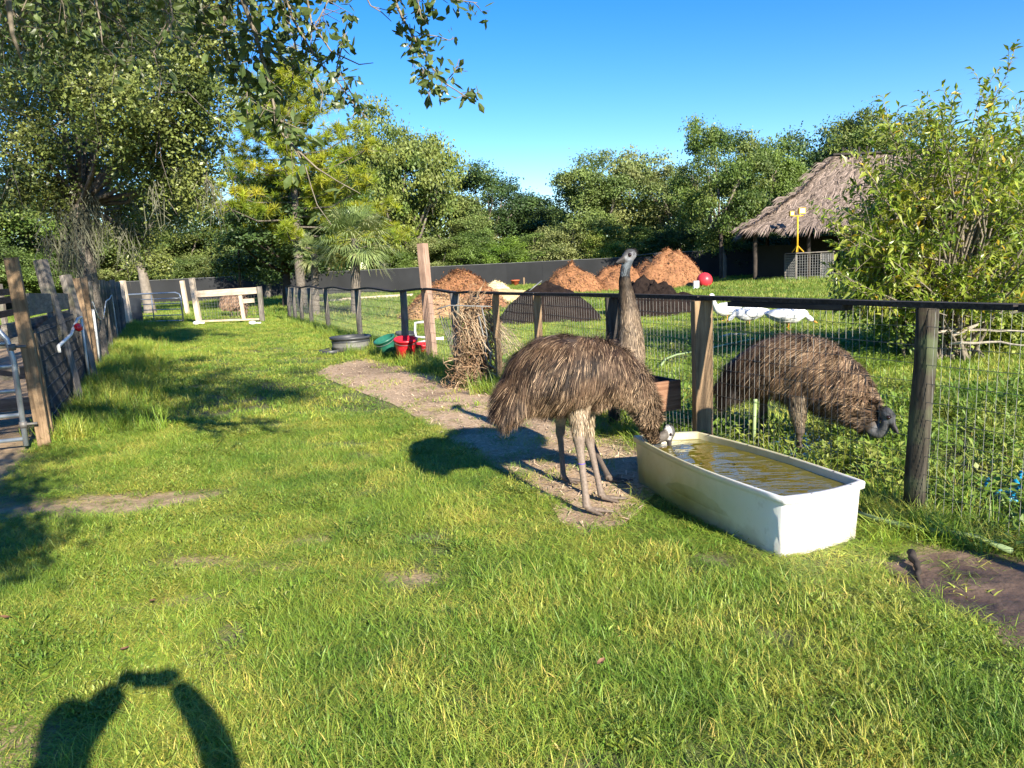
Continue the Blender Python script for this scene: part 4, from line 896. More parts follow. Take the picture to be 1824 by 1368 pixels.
# ------------------------------------------------------------ trees
def leafquads(c, nrm, L, Wd, r, col, fold=0.0, shape='quad'):
    """leaves at centres c (n,3) with normals nrm"""
    n = len(c); a = r.normal(size=(n, 3)); a -= nrm * np.sum(a * nrm, 1)[:, None]; a /= np.linalg.norm(a, axis=1)[:, None] + 1e-9
    b = np.cross(nrm, a); L = (L * r.uniform(.6, 1.3, n))[:, None]; Wd_ = Wd * L
    V = np.stack([c - a*L*.5, c - b*Wd_*.5 + a*L*.02, c + a*L*.5, c + b*Wd_*.5 - a*L*.02], 1).reshape(-1, 3)
    return V, np.arange(n*4).reshape(n, 4), np.repeat(col, 4, axis=0)
def unit(v): return v / (np.linalg.norm(v, axis=-1, keepdims=True) + 1e-9)
def crown(seed, nlobe, nsub, nleaf, leafL, R_=(1, 1, .85), zc=1.3, lobe=(.28, .46), subr=.11, hollow=.2, wd=.55, up=.35, spread=.75, low=-.75):
    r = np.random.default_rng(seed); mb = MB(); lobes = []
    for k in range(nlobe):
        for _ in range(30):
            d = unit(r.normal(size=3)); q = d * r.uniform(.35, 1) ** .6 * spread
            if q[2] > low * spread: break
        lr = r.uniform(*lobe); p = q * np.array(R_); lobes.append((p + (0, 0, zc), lr))
    C, Nn, Cl = [], [], []
    for p, lr in lobes:
        d = unit(r.normal(size=(nsub, 3))); d[:, 2] = np.where(d[:, 2] < -.5, -d[:, 2] * .6, d[:, 2]); d = unit(d)
        sc_ = p + d * lr * r.uniform(.65, 1.1, (nsub, 1)) * np.array([1, 1, .8]); tone = r.uniform(.75, 1.25, nsub) * r.uniform(.85, 1.15)
        q = sc_[:, None] + r.normal(size=(nsub, nleaf, 3)) * subr * r.uniform(.5, 1.2, (nsub, 1, 1)) * np.array([1, 1, .55])
        nn = unit(d[:, None] * .6 + r.normal(size=(nsub, nleaf, 3)) * .75 + np.array([0, 0, up]))
        C.append(q.reshape(-1, 3)); Nn.append(nn.reshape(-1, 3)); Cl.append((tone[:, None] * r.uniform(.8, 1.2, (nsub, nleaf))).reshape(-1))
    C, Nn, Cl = np.concatenate(C), np.concatenate(Nn), np.concatenate(Cl)
    col = Cl[:, None] * np.array([1, 1, 1])
    mb.add(*leafquads(C, Nn, leafL, wd, r, col)); return mb, lobes
def trunkto(lobes, seed, rad, bend=.15, base=(0, 0, 0), fork=.45, nmax=9, twigs=3):
    r = np.random.default_rng(seed); mb = MB(); base = np.array(base, float); zl = min(l[0][2] for l in lobes); top = np.mean([l[0] for l in lobes], 0)
    fk = base + (top - base) * fork + (*(r.normal(size=2) * bend * .3), 0)
    mid = (base + fk) / 2 + (*(r.normal(size=2) * bend * .3), 0)
    mb.tube([base - (0, 0, .05), base, mid, fk], [rad * 1.5, rad * 1.15, rad * .9, rad * .75], 9)
    for p, lr in lobes[:nmax]:
        m1 = fk + (p - fk) * .4 + r.normal(size=3) * .08 + (0, 0, .06); mb.tube([fk - (0, 0, .02), m1, p], [rad * .6, rad * .38, rad * .12], 6)
        for _ in range(twigs):
            e = p + unit(r.normal(size=3)) * lr * .9; mb.tube([m1 + (p - m1) * r.random(), (p + e) / 2 + r.normal(size=3) * .04, e], [rad * .14, rad * .09, rad * .03], 4, False)
    return mb
OAKS = []
for k in range(6):
    mb, lobes = crown(100 + k, 32 + k % 3 * 4, 24, 42, .050, R_=(1, 1, [.85, 1.15, .75, 1.0, .9, 1.25][k]), zc=[1.25, 1.5, 1.1, 1.35, 1.2, 1.6][k], subr=.10, lobe=(.18, .36), low=-1.0, spread=.95)
    OAKS.append((mb, trunkto(lobes, 200 + k, .06), float(np.percentile(np.concatenate(mb.v)[:, 2], 99.6))))
meshes = {}
def oak(kind, px, ptop, dep, rad, leafm, label, group=None, rz=0.0, hs=None, barkm='barkfar', pb=None, name='tree', cat='tree', dx=0, flat=1.0):
    cm, tm, h = OAKS[kind]; c = D(px, 480, dep); top = D(px, ptop, dep).z; s = rad * 1.12; sz = top / h if hs is None else s * hs
    t = empty(name, (c.x, c.y, 0), label, cat, group)
    for nm, mm, mat in (('trunk', tm, barkm), ('crown', cm, leafm)):
        key = (kind, nm, mat)
        if key not in meshes: meshes[key] = mm.mesh(nm, M[mat], nm == 'trunk')
        o = link(nm, meshes[key], t); o.scale = (s, s * flat, sz); o.rotation_euler.z = rz
        if nm == 'crown': pass
    return t
TREES = [
 (0, 722, 196, 66, 4.3, 'far1', 'tall light green oak right of the pine with sky above it', .3),
 (2, 655, 250, 72, 4.0, 'far1', 'pale green oak crown showing behind the pine and palm', 1.3),
 (3, 800, 345, 70, 3.6, 'far3', 'low yellow green tree left of the dark round tree', 2.2),
 (5, 882, 300, 74, 4.3, 'far2', 'dark round topped tree standing alone in the middle of the skyline', 1.1),
 (2, 955, 352, 78, 3.4, 'far2', 'lower dark shoulder tree on the right side of the dark round tree', 2.7),
 (1, 1062, 272, 66, 3.6, 'far3', 'feathery grey green tree left of centre behind the standing emu', .9),
 (0, 1130, 268, 68, 4.0, 'far3', 'broad feathery tree directly above the standing emu head', 3.9),
 (3, 1205, 300, 66, 3.4, 'far3', 'feathery green tree between the emu and the forked trunk tree', 5.0),
 (5, 1288, 218, 52, 2.7, 'far1', 'tall tree with a pale forked trunk in front of the screen fence', .2),
 (1, 1352, 246, 58, 3.0, 'far1', 'green tree between the forked trunk tree and the thatched hut', 1.9),
 (0, 1440, 226, 74, 5.0, 'far2', 'dark dense oak rising behind the thatched hut peak', 2.4),
 (3, 1560, 200, 70, 4.2, 'far1', 'tall tree top behind the right part of the hut', 4.4),
 (4, 1700, 290, 72, 5.2, 'far2', 'dark tree behind the leafy shrub on the right', 1.0),
 (2, 1830, 330, 66, 5.0, 'far1', 'green tree at the right edge behind the shrub', 3.0),
 (4, 600, 300, 62, 4.0, 'far2', 'dark oak filling the gap behind the pine crown', 3.3),
 (1, 470, 300, 56, 3.2, 'far2', 'dark tree behind the left half of the pine', 3.6),
 (2, 380, 400, 70, 4.2, 'far3', 'low olive tree behind the wire panel at the end of the lane', .5),
 (4, 300, 402, 66, 4.2, 'far1', 'bushy oak behind the far silver gate', 1.6),
 (3, 205, 392, 64, 4.4, 'far3', 'pale mossy tree beyond the left screen fence', 2.0),
 (0, 110, 372, 62, 4.6, 'far3', 'yellow green tree beyond the dark pen planks', 4.1),
 (4, 25, 330, 60, 4.8, 'far1', 'leafy tree at the far left edge beyond the pen', 5.2),
 (2, 450, 420, 74, 4.0, 'far3', 'low green thicket tree left of the dark trunk', 2.9),
 (0, 540, 380, 76, 4.6, 'far3', 'light green tree behind the palm trunks', 5.5),
]
for (kd, px, pt, dep, rad, lm, lab, rz) in TREES:
    oak(kd, px, pt, dep, rad, lm, lab, rz=rz, group='oaks and broadleaf trees around the paddock')
# low undergrowth behind the fence: one crown each, squat
k0 = 0
BUSH = ['bush over the screen fence just right of the tall mulch cone', 'bright light green bush below the dark round tree', 'bush under the dark shoulder tree', 'pale bush above the steep mulch mound', 'bright green bush just left of the standing emu head', 'bush just right of the standing emu head', 'dark bush left of the forked trunk tree', 'dark bush between the forked trunk tree and the hut',
 'pale olive bush directly behind the tall leaning post', 'bush over the fence right of the full palm', 'bush seen between the pine trunk and smaller palm', 'bush behind the right half of the wire panel', 'bush behind the left half of the wire panel', 'bush above the far silver gate', 'bush beyond the left fence and mossy oak trunk', 'bush behind the dark pen planks',
 'bush at the very left edge behind the pen', 'dark bush directly behind the forked trunk', 'dark bush behind the left eave of the hut', 'dark bush behind the middle of the hut', 'dark bush behind the leafy shrub on the right']
for px, pt, dep, rad, lm in [(835, 412, 64, 2.4, 'far1'), (895, 425, 63, 2.0, 'weed'), (945, 418, 64, 2.6, 'far1'), (1010, 400, 64, 2.8, 'far3'), (1070, 412, 63, 2.5, 'weed'), (1150, 405, 62, 2.8, 'far1'), (1225, 400, 60, 2.6, 'far2'), (1370, 395, 58, 3.0, 'far2'), (770, 425, 64, 2.5, 'far3'), (700, 440, 64, 2.3, 'far1'), (520, 440, 64, 2.6, 'far1'), (420, 455, 65, 2.4, 'far3'), (330, 455, 64, 2.5, 'far3'), (250, 450, 64, 2.6, 'far1'), (150, 455, 62, 2.8, 'far3'), (60, 450, 58, 3.0, 'far1'), (-40, 430, 55, 3.2, 'far3'), (1320, 410, 57.5, 2.4, 'far2'), (1500, 400, 57, 3.2, 'far2'), (1640, 400, 56, 3.4, 'far2'), (1780, 400, 56, 3.4, 'far2')]:
    oak([2, 0, 4][k0 % 3], px, pt, dep, rad, lm, BUSH[k0], group='undergrowth bushes behind the screen fence', rz=k0 * 1.7, name='bush', cat='bush'); k0 += 1
# distant woodland closing the horizon
r = np.random.default_rng(88); C = []
for k in range(900):
    a = r.uniform(-1.25, 1.25); d = r.uniform(92, 104); hh = 5.5 + 4.0 * float(fbm(a * 9, 2.2)); p = np.array([math.sin(a) * d * 1.2, math.cos(a) * d if abs(a) < .9 else math.cos(.9) * d, 0]); p[2] = hh * r.random() ** .6
    C.append(p + r.normal(size=(60, 3)) * (1.5, 1.2, .8))
C = np.concatenate(C); C[:, 2] = np.maximum(C[:, 2], .1); mb = MB(); mb.add(*leafquads(C, unit(r.normal(size=C.shape) + (0, -.6, .6)), .55, .6, r, r.uniform(.7, 1.3, (len(C), 1)) * np.ones(3)))
put('distant_woodland', mb, M['far1'], None, label='continuous band of far woodland closing the horizon', kind='stuff')
# pine
def pine():
    c = D(535, 500, 37); t = empty('pine_tree', (c.x, c.y, 0), 'yellow green long needled pine left of the palms', 'pine')
    r = np.random.default_rng(77); S = 37 / F; mt_ = MB(); mc = MB(); H = D(545, 105, 37).z
    base = np.array([c.x, c.y, 0]); top = np.array([c.x + .2, c.y, H - .5])
    mt_.tube([base - (0, 0, .1), base + (0, 0, 2), base + (.1, 0, H * .5), top], [.26, .22, .15, .03], 9)
    tips = []
    nb = 54
    for k in range(nb):
        z = 3.0 + (H - 3.4) * (k / nb) ** .9; u = (z - 3.0) / (H - 3.0); L = (4.9 * (1 - u) ** .7 + .5) * r.uniform(.7, 1.08); a = k * 2.4 + r.normal() * .3
        d = np.array([math.cos(a), math.sin(a), .12 + .4 * u]); s0 = np.array([c.x + .1 * u, c.y, z]); e = s0 + d * L + (0, 0, -.06 * L); m_ = s0 + d * L * .5 + (0, 0, -.12 * L)
        mt_.tube([s0, m_, e], [.05, .035, .012], 5, False)
        for q in range(int(7 + L * 7.0)):
            f = r.uniform(.22, 1.04); p = s0 + (e - s0) * f + r.normal(size=3) * (.30, .30, .16) * (.4 + f * .7); tips.append((p, f)); mt_.tube([s0 + (e - s0) * f * .92, p], [.015, .008], 3, False)
    for p, f in tips:
        n = 44; d = unit(r.normal(size=(n, 3)) + np.array([0, -.15, .75])); L = r.uniform(.22, .40, (n, 1)); sd = unit(np.cross(d, r.normal(size=(n, 3)))) * .013
        V = np.stack([p - sd, p + sd, p + d * L + sd * .4 - (0, 0, .02), p + d * L - sd * .4 - (0, 0, .02)], 1).reshape(-1, 3)
        col = np.repeat(r.uniform(.7, 1.3, n) * r.uniform(.8, 1.2), 4)[:, None] * np.array([1.0 * r.uniform(.85, 1.15), 1, .9]); mc.add(V, np.arange(n*4).reshape(n, 4), col)
    put('trunk', mt_, M['bark'], t, smooth=True); put('needles', mc, M['pine'], t)
pine()
oak(3, 505, 305, 40, 3.6, 'far2', 'dark oak with a thick black trunk below the pine', rz=.8, barkm='barkdark')
# palms
def palm(px, base_y, dep, hub_py, rad_px, nf, seed, label, tr=.17):
    b = D(px, base_y, dep); h = D(px, hub_py, dep); r = np.random.default_rng(seed); t = empty('cabbage_palm', (b.x, b.y, 0), label, 'palm tree', 'cabbage palms')
    mb = MB(); n = 16; zs = np.linspace(-.1, h.z, n); mb.tube([(b.x + (h.x - b.x) * z / h.z, b.y, z) for z in zs], [tr * (1 + .10 * (i % 2)) * (1.15 - .3 * i / n) for i in range(n)], 12); put('trunk', mb, M['bark'], t, smooth=True)
    RR = rad_px * dep / F; hub = np.array(h)
    for k in range(nf):
        a = k * 2.4 + r.normal() * .2; el = -.75 + 1.95 * (k / nf) + r.normal() * .08; d = np.array([math.cos(a) * math.cos(el), math.sin(a) * math.cos(el), math.sin(el)])
        st = RR * .52; fan = RR * .62; e = hub + d * st - (0, 0, .05); mb = MB(); mb.tube([hub, e], [.022, .012], 4, False, (1.1, 1.0, .7))
        sidev = unit(np.cross(d, [0, 0, 1])); upv = np.cross(sidev, d); dead = el < -.6
        for q in range(34):
            th = -1.9 + 3.8 * q / 33; dd = unit(d * math.cos(th) + sidev * math.sin(th) + upv * (.15 + .1 * r.normal())); L = fan * (1 - .22 * abs(th) / 1.9) * r.uniform(.85, 1.08); w_ = unit(np.cross(dd, upv)) * .021
            m_ = e + dd * L * .6; tip = e + dd * L - np.array([0, 0, L * (.22 + .14 * r.random())])
            V = np.array([e - w_*.4, e + w_*.4, m_ + w_, m_ - w_, tip]); tone = r.uniform(.75, 1.25) * (np.array([1.4, 1.05, 1.0]) if dead else np.array([1, 1, 1]))
            mb.add(V, [np.array([[0, 1, 2, 3]]), np.array([[3, 2, 4]])], tone)
        put('frond', mb, M['palm'], t)
palm(632, 530, 29, 425, 78, 34, 5, 'bushy full cabbage palm with bright green fans, the larger of two')
palm(560, 535, 30.5, 452, 46, 18, 6, 'smaller cabbage palm with bare ringed trunk left of the full palm', .15)
# big mossy oak, middle distance on the left
def midoak():
    dep = 15.5; b = D(165, 600, dep); t = empty('oak_tree', (b.x, b.y, 0), 'large mossy live oak filling the upper left behind the pen', 'oak tree')
    r = np.random.default_rng(41); lobes = []
    for px, py, rp in [(40, 60, 90), (120, 40, 85), (200, 70, 90), (290, 60, 85), (370, 60, 60), (30, 170, 80), (110, 150, 85), (190, 180, 85), (280, 170, 85), (352, 160, 66), (60, 270, 55), (130, 280, 60), (200, 290, 65), (275, 280, 70), (330, 262, 62), (225, 370, 38), (300, 370, 45), (340, 330, 40), (100, 350, 34), (20, 330, 40), (180, -40, 110), (310, -30, 90), (60, -50, 100), (240, 420, 26)]:
        q = D(px, py, dep + r.normal() * 1.3); lobes.append((np.array(q), rp * dep / F))
    mc, C, Nn, Cl = MB(), [], [], []
    for p, lr in lobes:
        ns = int(88 * (lr / .9) ** 1.6) + 10; d = unit(r.normal(size=(ns, 3))); s_ = p + d * lr * r.uniform(.4, 1.1, (ns, 1)); nl = 58
        q = s_[:, None] + r.normal(size=(ns, nl, 3)) * .13; nn = unit(r.normal(size=(ns, nl, 3)) * .8 + np.array([.25, -.55, .35])); tone = r.uniform(.7, 1.3, ns)
        C.append(q.reshape(-1, 3)); Nn.append(nn.reshape(-1, 3)); Cl.append((tone[:, None] * r.uniform(.7, 1.3, (ns, nl))).reshape(-1))
    C, Nn, Cl = np.concatenate(C), np.concatenate(Nn), np.concatenate(Cl)
    mc.add(*leafquads(C, Nn, .080, .5, r, Cl[:, None] * np.ones(3))); put('crown', mc, M['oak'], t)
    mt_ = MB(); base = np.array([b.x, b.y, 0.]); fk = base + (.1, 0, 3.2)
    mt_.tube([base - (0, 0, .1), base + (0, 0, .3), base + (.05, 0, 1.6), fk], [.34, .24, .19, .15], 10)
    for p, lr in lobes:
        m_ = (fk + p) / 2 + r.normal(size=3) * .3; mt_.tube([fk, m_, p], [.065, .04, .015], 5, False)
        for _ in range(7):
            e = p + unit(r.normal(size=3) * (1, 1, .8)) * lr * 1.1; e2 = e + r.normal(size=3) * .3 - (0, 0, .35); mt_.tube([p + r.normal(size=3) * .1, (p + e) / 2 + r.normal(size=3) * .12, e, e2], [.02, .014, .008, .003], 3, False)
    put('trunk', mt_, M['bark'], t, smooth=True)
    mm_ = MB()
    for k in range(46):
        p, lr = lobes[r.integers(10, len(lobes))]; p = p + r.normal(size=3) * lr * .6
        if k < 26: p = fk + (r.normal() * .35, r.normal() * .3 - .2, r.uniform(-1.2, .8))
        for _ in range(16):
            q = p + r.normal(size=3) * .09; L = r.uniform(.3, .9); mm_.tube([q, q + r.normal(size=3) * .06 - (0, 0, L * .3), q + r.normal(size=3) * .07 - (0, 0, L * .6), q + r.normal(size=3) * .09 - (0, 0, L)], [.008, .010, .007, .002], 3, False)
    put('hanging_moss', mm_, M['moss'], t)['kind'] = 'stuff'
midoak()
# second thinner trunk tree behind the far gate
def paletrunk():
    b = D(268, 560, 39); t = empty('oak_tree', (b.x, b.y, 0), 'oak with a thick pale trunk directly behind the far silver gate', 'oak tree'); r = np.random.default_rng(9)
    mt_ = MB(); mt_.tube([(b.x, b.y, -.1), (b.x, b.y, .3), (b.x - .15, b.y, 2.2), (b.x - .6, b.y, 4.2)], [.40, .30, .22, .16], 10)
    lobes = [(np.array(D(px, py, 39)), rp * 39 / F) for px, py, rp in [(230, 380, 42), (270, 360, 40), (320, 385, 36), (250, 425, 26), (300, 330, 40), (350, 360, 32), (190, 400, 34), (240, 458, 20), (262, 446, 24), (285, 470, 16)]]
    for p, lr in lobes: mt_.tube([(b.x - .8, b.y, 4.1), p], [.2, .05], 5, False)
    put('trunk', mt_, M['barkfar'], t, smooth=True); C = []; 
    for p, lr in lobes:
        d = unit(r.normal(size=(60, 3))); s_ = p + d * lr * r.uniform(.5, 1.05, (60, 1)); C.append((s_[:, None] + r.normal(size=(60, 36, 3)) * .2).reshape(-1, 3))
    C = np.concatenate(C); mc = MB(); mc.add(*leafquads(C, unit(r.normal(size=C.shape) + np.array([.2, -.5, .4])), .13, .55, r, r.uniform(.7, 1.3, (len(C), 1)) * np.ones(3))); put('crown', mc, M['oak'], t)
paletrunk()
mb = MB(); mb.tube([D(428, 520, 40), D(425, 445, 40)], .06, 6); put('pole', mb, M['barkdark'], None, smooth=True, label='thin dark upright pole behind the pale topped wire panel')['category'] = 'pole'
# near oak overhanging the view
def nearoak():
    base = np.array([-5.2, .9, 0]); t = empty('oak_tree', base, 'live oak whose leafy twigs hang into the top of the view', 'oak tree')
    r = np.random.default_rng(12); mt_ = MB(); mc = MB()
    mt_.tube([base - (0, 0, .1), base + (0, 0, .4), base + (.1, 0, 1.8), base + (.3, .2, 3.2)], [.5, .36, .30, .26], 12)
    fk = base + (.3, .2, 3.1)
    def limb(pts, r0_, r1): mt_.tube(pts, np.linspace(r0_, r1, len(pts)), 7, False)
    A1 = np.array(D(425, -60, 3.1)); A2 = np.array(D(690, -70, 2.9)); A3 = np.array(D(20, -60, 4.2))
    limb([fk, fk + (1.4, .6, .6), A1 + (-1.0, .1, .5), A1 + (0, 0, .15), A2 + (-.1, 0, .1), A2 + (.5, .1, .1)], .15, .02)
    limb([fk, fk + (.6, 1.2, .4), A3 + (0, -.6, .3), A3], .12, .03)
    def leaves(p, d, n, L=.052, dark=1.0):
        for k in range(n):
            a = unit(np.array(d) * .35 + r.normal(size=3) * .8 + (0, 0, -.35)); s = unit(np.cross(a, r.normal(size=3))); nn = np.cross(a, s); l = L * r.uniform(.65, 1.25); w_ = l * .24; q = np.array(p) + r.normal(size=3) * .012
            V = np.array([q, q + a*l*.22 - s*w_*.6, q + a*l*.6 - s*w_ , q + a*l, q + a*l*.6 + s*w_, q + a*l*.22 + s*w_*.6, q + a*l*.25 + nn*l*.06, q + a*l*.62 + nn*l*.07])
            mc.add(V, [np.array([[1, 2, 7, 6], [6, 7, 4, 5]]), np.array([[0, 1, 6], [0, 6, 5], [2, 3, 7], [7, 3, 4]])], np.ones(3) * r.uniform(.7, 1.35) * dark)
    def twig(pts, dep, r0_, dens, L=.052, spur=.10):
        if dep < 3.25: dep *= 1.15; L *= 1.12; dens *= (1.9 if dens > 8 else 1)
        P = [np.array(D(a, b, dep + c)) for a, b, c in [(*q, 0)[:3] if len(q) == 2 else q for q in pts]]
        mt_.tube(P, np.linspace(r0_, .0016, len(P)), 5, False); seg = np.cumsum([0] + [np.linalg.norm(b - a) for a, b in zip(P[:-1], P[1:])]); n = int(seg[-1] * dens)
        for k in range(n):
            s = seg[-1] * (k + r.random()) / n; i = min(np.searchsorted(seg, s) - 1, len(P) - 2); i = max(i, 0); u = (s - seg[i]) / (seg[i+1] - seg[i]); p = P[i] * (1-u) + P[i+1] * u
            d = unit(r.normal(size=3) + (0, 0, -.3)); e = p + d * r.uniform(.2, 1) * spur; mt_.tube([p, e], [.0022, .0012], 3, False); leaves(e, d, r.integers(2, 5), L)
    twig([(425, -60), (432, 0), (455, 60), (476, 130), (488, 190), (500, 215), (518, 255)], 3.1, .014, 60, .058, .17)
    twig([(425, -40), (400, 10), (395, 60), (410, 110), (440, 160), (440, 200)], 3.2, .008, 50, .058, .14)
    twig([(470, -40), (500, 10), (520, 50), (530, 100), (520, 150)], 3.2, .008, 46, .055, .13)
    twig([(380, -60), (350, -10), (365, 30)], 3.2, .007, 60, .058, .12)
    twig([(488, 200), (500, 235), (530, 268), (565, 300), (600, 322), (642, 345)], 3.1, .0075, 4, .05, .05)
    twig([(525, 262), (545, 300), (555, 335), (565, 365), (590, 400)], 3.1, .004, 4, .05, .05)
    twig([(560, 140), (575, 165), (570, 200)], 3.0, .003, 2); twig([(500, 215), (530, 228), (545, 230)], 3.1, .003, 12, .062, .05)
    twig([(540, -40), (555, 40), (590, 92), (640, 115), (665, 112)], 3.0, .006, 3, .05, .05)
    twig([(500, -40), (520, 30), (548, 80), (575, 118), (605, 150), (630, 185), (655, 212)], 3.0, .007, 34, .042, .08)
    twig([(560, -40), (590, -10), (570, 30), (548, 62)], 3.0, .006, 52, .045, .12)
    twig([(615, 60), (600, 120), (628, 170), (640, 215)], 3.0, .004, 22, .042, .07)
    twig([(640, -30), (660, 10), (680, 22), (697, 38)], 3.0, .004, 1); twig([(665, 12), (680, 16), (688, 18)], 3.0, .002, 1)
    twig([(690, -50), (705, 5), (722, 42), (745, 78), (768, 118), (792, 148), (830, 172), (838, 172)], 2.9, .007, 30, .042, .075)
    twig([(745, 78), (732, 60), (735, 98), (735, 122)], 2.9, .003, 34, .04, .05); twig([(768, 118), (752, 128), (766, 155), (764, 172)], 2.9, .003, 44, .045, .05)
    twig([(792, 148), (810, 128), (818, 105)], 2.9, .0025, 16, .04, .03); twig([(700, -40), (760, -6), (810, 0), (850, 5)], 2.9, .005, 40, .042, .07); twig([(740, -20), (750, 30), (762, 44)], 2.9, .003, 40, .045, .05)
    twig([(745, 60), (780, 65), (800, 72), (810, 68)], 2.9, .0025, 14, .04, .03); twig([(830, 172), (850, 165), (856, 160)], 2.9, .002, 10, .04, .02)
    for a in range(26):    # the dark mass at the top left
        x0, y0 = r.uniform(-30, 330), r.uniform(-120, -10); pts = [(x0, y0)]
        for s in range(4): pts.append((pts[-1][0] + r.normal() * 22 + 6, pts[-1][1] + r.uniform(20, 58)))
        twig(pts, r.uniform(4.3, 6.5), .006, 30, .062, .16)
    limb([A3, D(15, 0, 4.2), D(22, 60, 4.2), D(40, 110, 4.3)], .02, .006)
    # canopy above and behind the camera's field
    C = []
    for k in range(150):
        c = np.array([r.uniform(-6.5, -.7), r.uniform(-1.5, 4.6), 0]); c[2] = 3.6 + max(0, c[1] - 2.5) * .30 + r.random() * 1.2
        if c[0] > -2.0 and c[1] < 2.6: continue
        C.append(c + r.normal(size=(70, 3)) * (.28, .28, .15)); mt_.tube([fk + (c - fk) * .3 + r.normal(size=3) * .2, c], [.02, .005], 3, False)
    for (px, py, sx_, sy_, zz, n_) in [(0, 880, 32, 45, 2.7, 11), (5, 960, 22, 30, 2.6, 5), (120, 610, 60, 20, 4.6, 12), (200, 640, 60, 20, 4.4, 12), (100, 720, 40, 40, 3.9, 10), (370, 690, 75, 16, 4.9, 26), (260, 665, 50, 14, 4.7, 14), (470, 705, 40, 10, 5.0, 7), (320, 592, 55, 7, 6.2, 14), (200, 625, 30, 10, 5.6, 8), (230, 760, 25, 8, 4.6, 2)]:  # unseen leaf clusters added along the sun line to shade these ground spots
        for _ in range(n_):
            g_ = G(px + r.normal() * sx_, py + r.normal() * sy_); z_ = zz + r.random() * .5; h_ = z_ / math.tan(SUN_EL); c = np.array([g_.x - SUN_H.x * h_, g_.y - SUN_H.y * h_, z_])
            C.append(c + r.normal(size=(170, 3)) * (.17, .17, .12)); mt_.tube([fk + (c - fk) * .4 + r.normal(size=3) * .1, c], [.014, .004], 3, False)
    for k in range(95):   # unseen high clusters added sunward so the left oak's crown is shaded
        q = np.array(D(r.uniform(-60, 300), r.uniform(-60, 190), 15.0)); h_ = r.uniform(8.5, 11); c = q - np.array(ld) * h_; C.append(c + r.normal(size=(110, 3)) * (.34, .34, .26))
        if k % 2 == 0: mt_.tube([fk + (0, 0, .3), fk + (c - fk) * .5 + r.normal(size=3) * .25 + (0, 0, .5), c], [.045, .03, .006], 4, False)
    for k in range(26):
        c = np.array(D(r.uniform(-40, 360), r.uniform(-260, -60), r.uniform(4.5, 7))); C.append(c + r.normal(size=(80, 3)) * (.3, .3, .2))
    C = np.concatenate(C); mc.add(*leafquads(C, unit(r.normal(size=C.shape) + (.2, -.4, .5)), .085, .5, r, r.uniform(.7, 1.3, (len(C), 1)) * np.ones(3)))
    put('trunk', mt_, M['twig'], t, smooth=True); put('leaves', mc, M['oaknear'], t)
    return t
nearoak()
# big willowy shrub on the right
def shrub():
    b = G(1700, 596); b = Vector((6.1, 10.6, 0)); t = empty('leafy_shrub', b, 'tall willowy shrub with long bright green leaves on the right', 'shrub'); r = np.random.default_rng(55); ms, mc = MB(), MB()
    def shoot(P, n, L=.145):
        for k in range(n):
            u = (k + r.random()) / n * (len(P) - 1); i = min(int(u), len(P) - 2); p = P[i] + (P[i+1] - P[i]) * (u - i); ax = unit(P[i+1] - P[i])
            a = unit(ax * .55 + unit(np.cross(ax, r.normal(size=3))) * .9 + (0, 0, .1)); s = unit(np.cross(a, r.normal(size=3) * .5 + (0, 0, 1))); nn = np.cross(s, a); l = L * r.uniform(.6, 1.2); w_ = l * .15
            V = np.array([p, p + a*l*.4 - s*w_ + nn*l*.05, p + a*l - (0, 0, l*.22), p + a*l*.4 + s*w_ + nn*l*.05, p + a*l*.45]); c = np.ones(3) * r.uniform(.65, 1.35)
            if r.random() < .04: c = c * np.array([1.9, 1.1, .8])
            mc.add(V, np.array([[0, 1, 4], [1, 2, 4], [0, 4, 3], [4, 2, 3]]), c)
    def env(x, z):   # outline of the crown as in the photograph
        return True
    targets = []
    for px, py, k in [(1560, 260, 3), (1555, 225, 2), (1530, 330, 5), (1500, 400, 5), (1490, 460, 4), (1540, 440, 6), (1600, 350, 8), (1620, 280, 6), (1650, 210, 4), (1700, 190, 5), (1715, 170, 2), (1650, 205, 2), (1775, 150, 3), (1780, 210, 5), (1740, 250, 7), (1680, 300, 8), (1750, 330, 9), (1820, 260, 8), (1820, 350, 8), (1860, 200, 6), (1600, 430, 8), (1660, 400, 9), (1700, 460, 9), (1780, 430, 9), (1580, 490, 6), (1650, 500, 8), (1740, 510, 9), (1800, 500, 9), (1860, 450, 8), (1530, 500, 4), (1480, 505, 3), (1510, 470, 4), (1880, 330, 8), (1900, 420, 8), (1620, 320, 5), (1590, 390, 5), (1560, 300, 3), (1550, 390, 4), (1575, 420, 5), (1550, 470, 4)]:
        for _ in range(k): targets.append((px + r.normal() * 22, py + r.normal() * 20))
    for px, py in targets:
        py += 22; dep = 10.5 + r.normal() * .75; e = np.array(D(px, py, dep)); b0 = np.array([b.x + r.normal() * .18, b.y + r.normal() * .18, 0]); out = e - b0
        m_ = b0 + out * .5 + np.array([out[0] * -.10, 0, abs(out[2]) * .12 + .1]) + r.normal(size=3) * .1
        ms.tube([b0, b0 + (m_ - b0) * .5 + r.normal(size=3) * .04, m_, (m_ + e) / 2 + r.normal(size=3) * .06, e], [.026, .020, .014, .008, .003], 5, False)
        shoot([(m_ + e) / 2, e], 13)
        for s in range(7):
            u = r.uniform(.3, 1); p = m_ + (e - m_) * u; d = unit(unit(e - m_) * .6 + r.normal(size=3) * .6 + (0, 0, .15)) * r.uniform(.25, .5); q = [p, p + d * .5 + (0, 0, .02), p + d + (0, 0, .02)]
            ms.tube(q, [.006, .004, .002], 3, False); shoot(q, 11)
    put('stems', ms, M['twig'], t, smooth=True); put('leaves', mc, M['shrub'], t)
shrub()
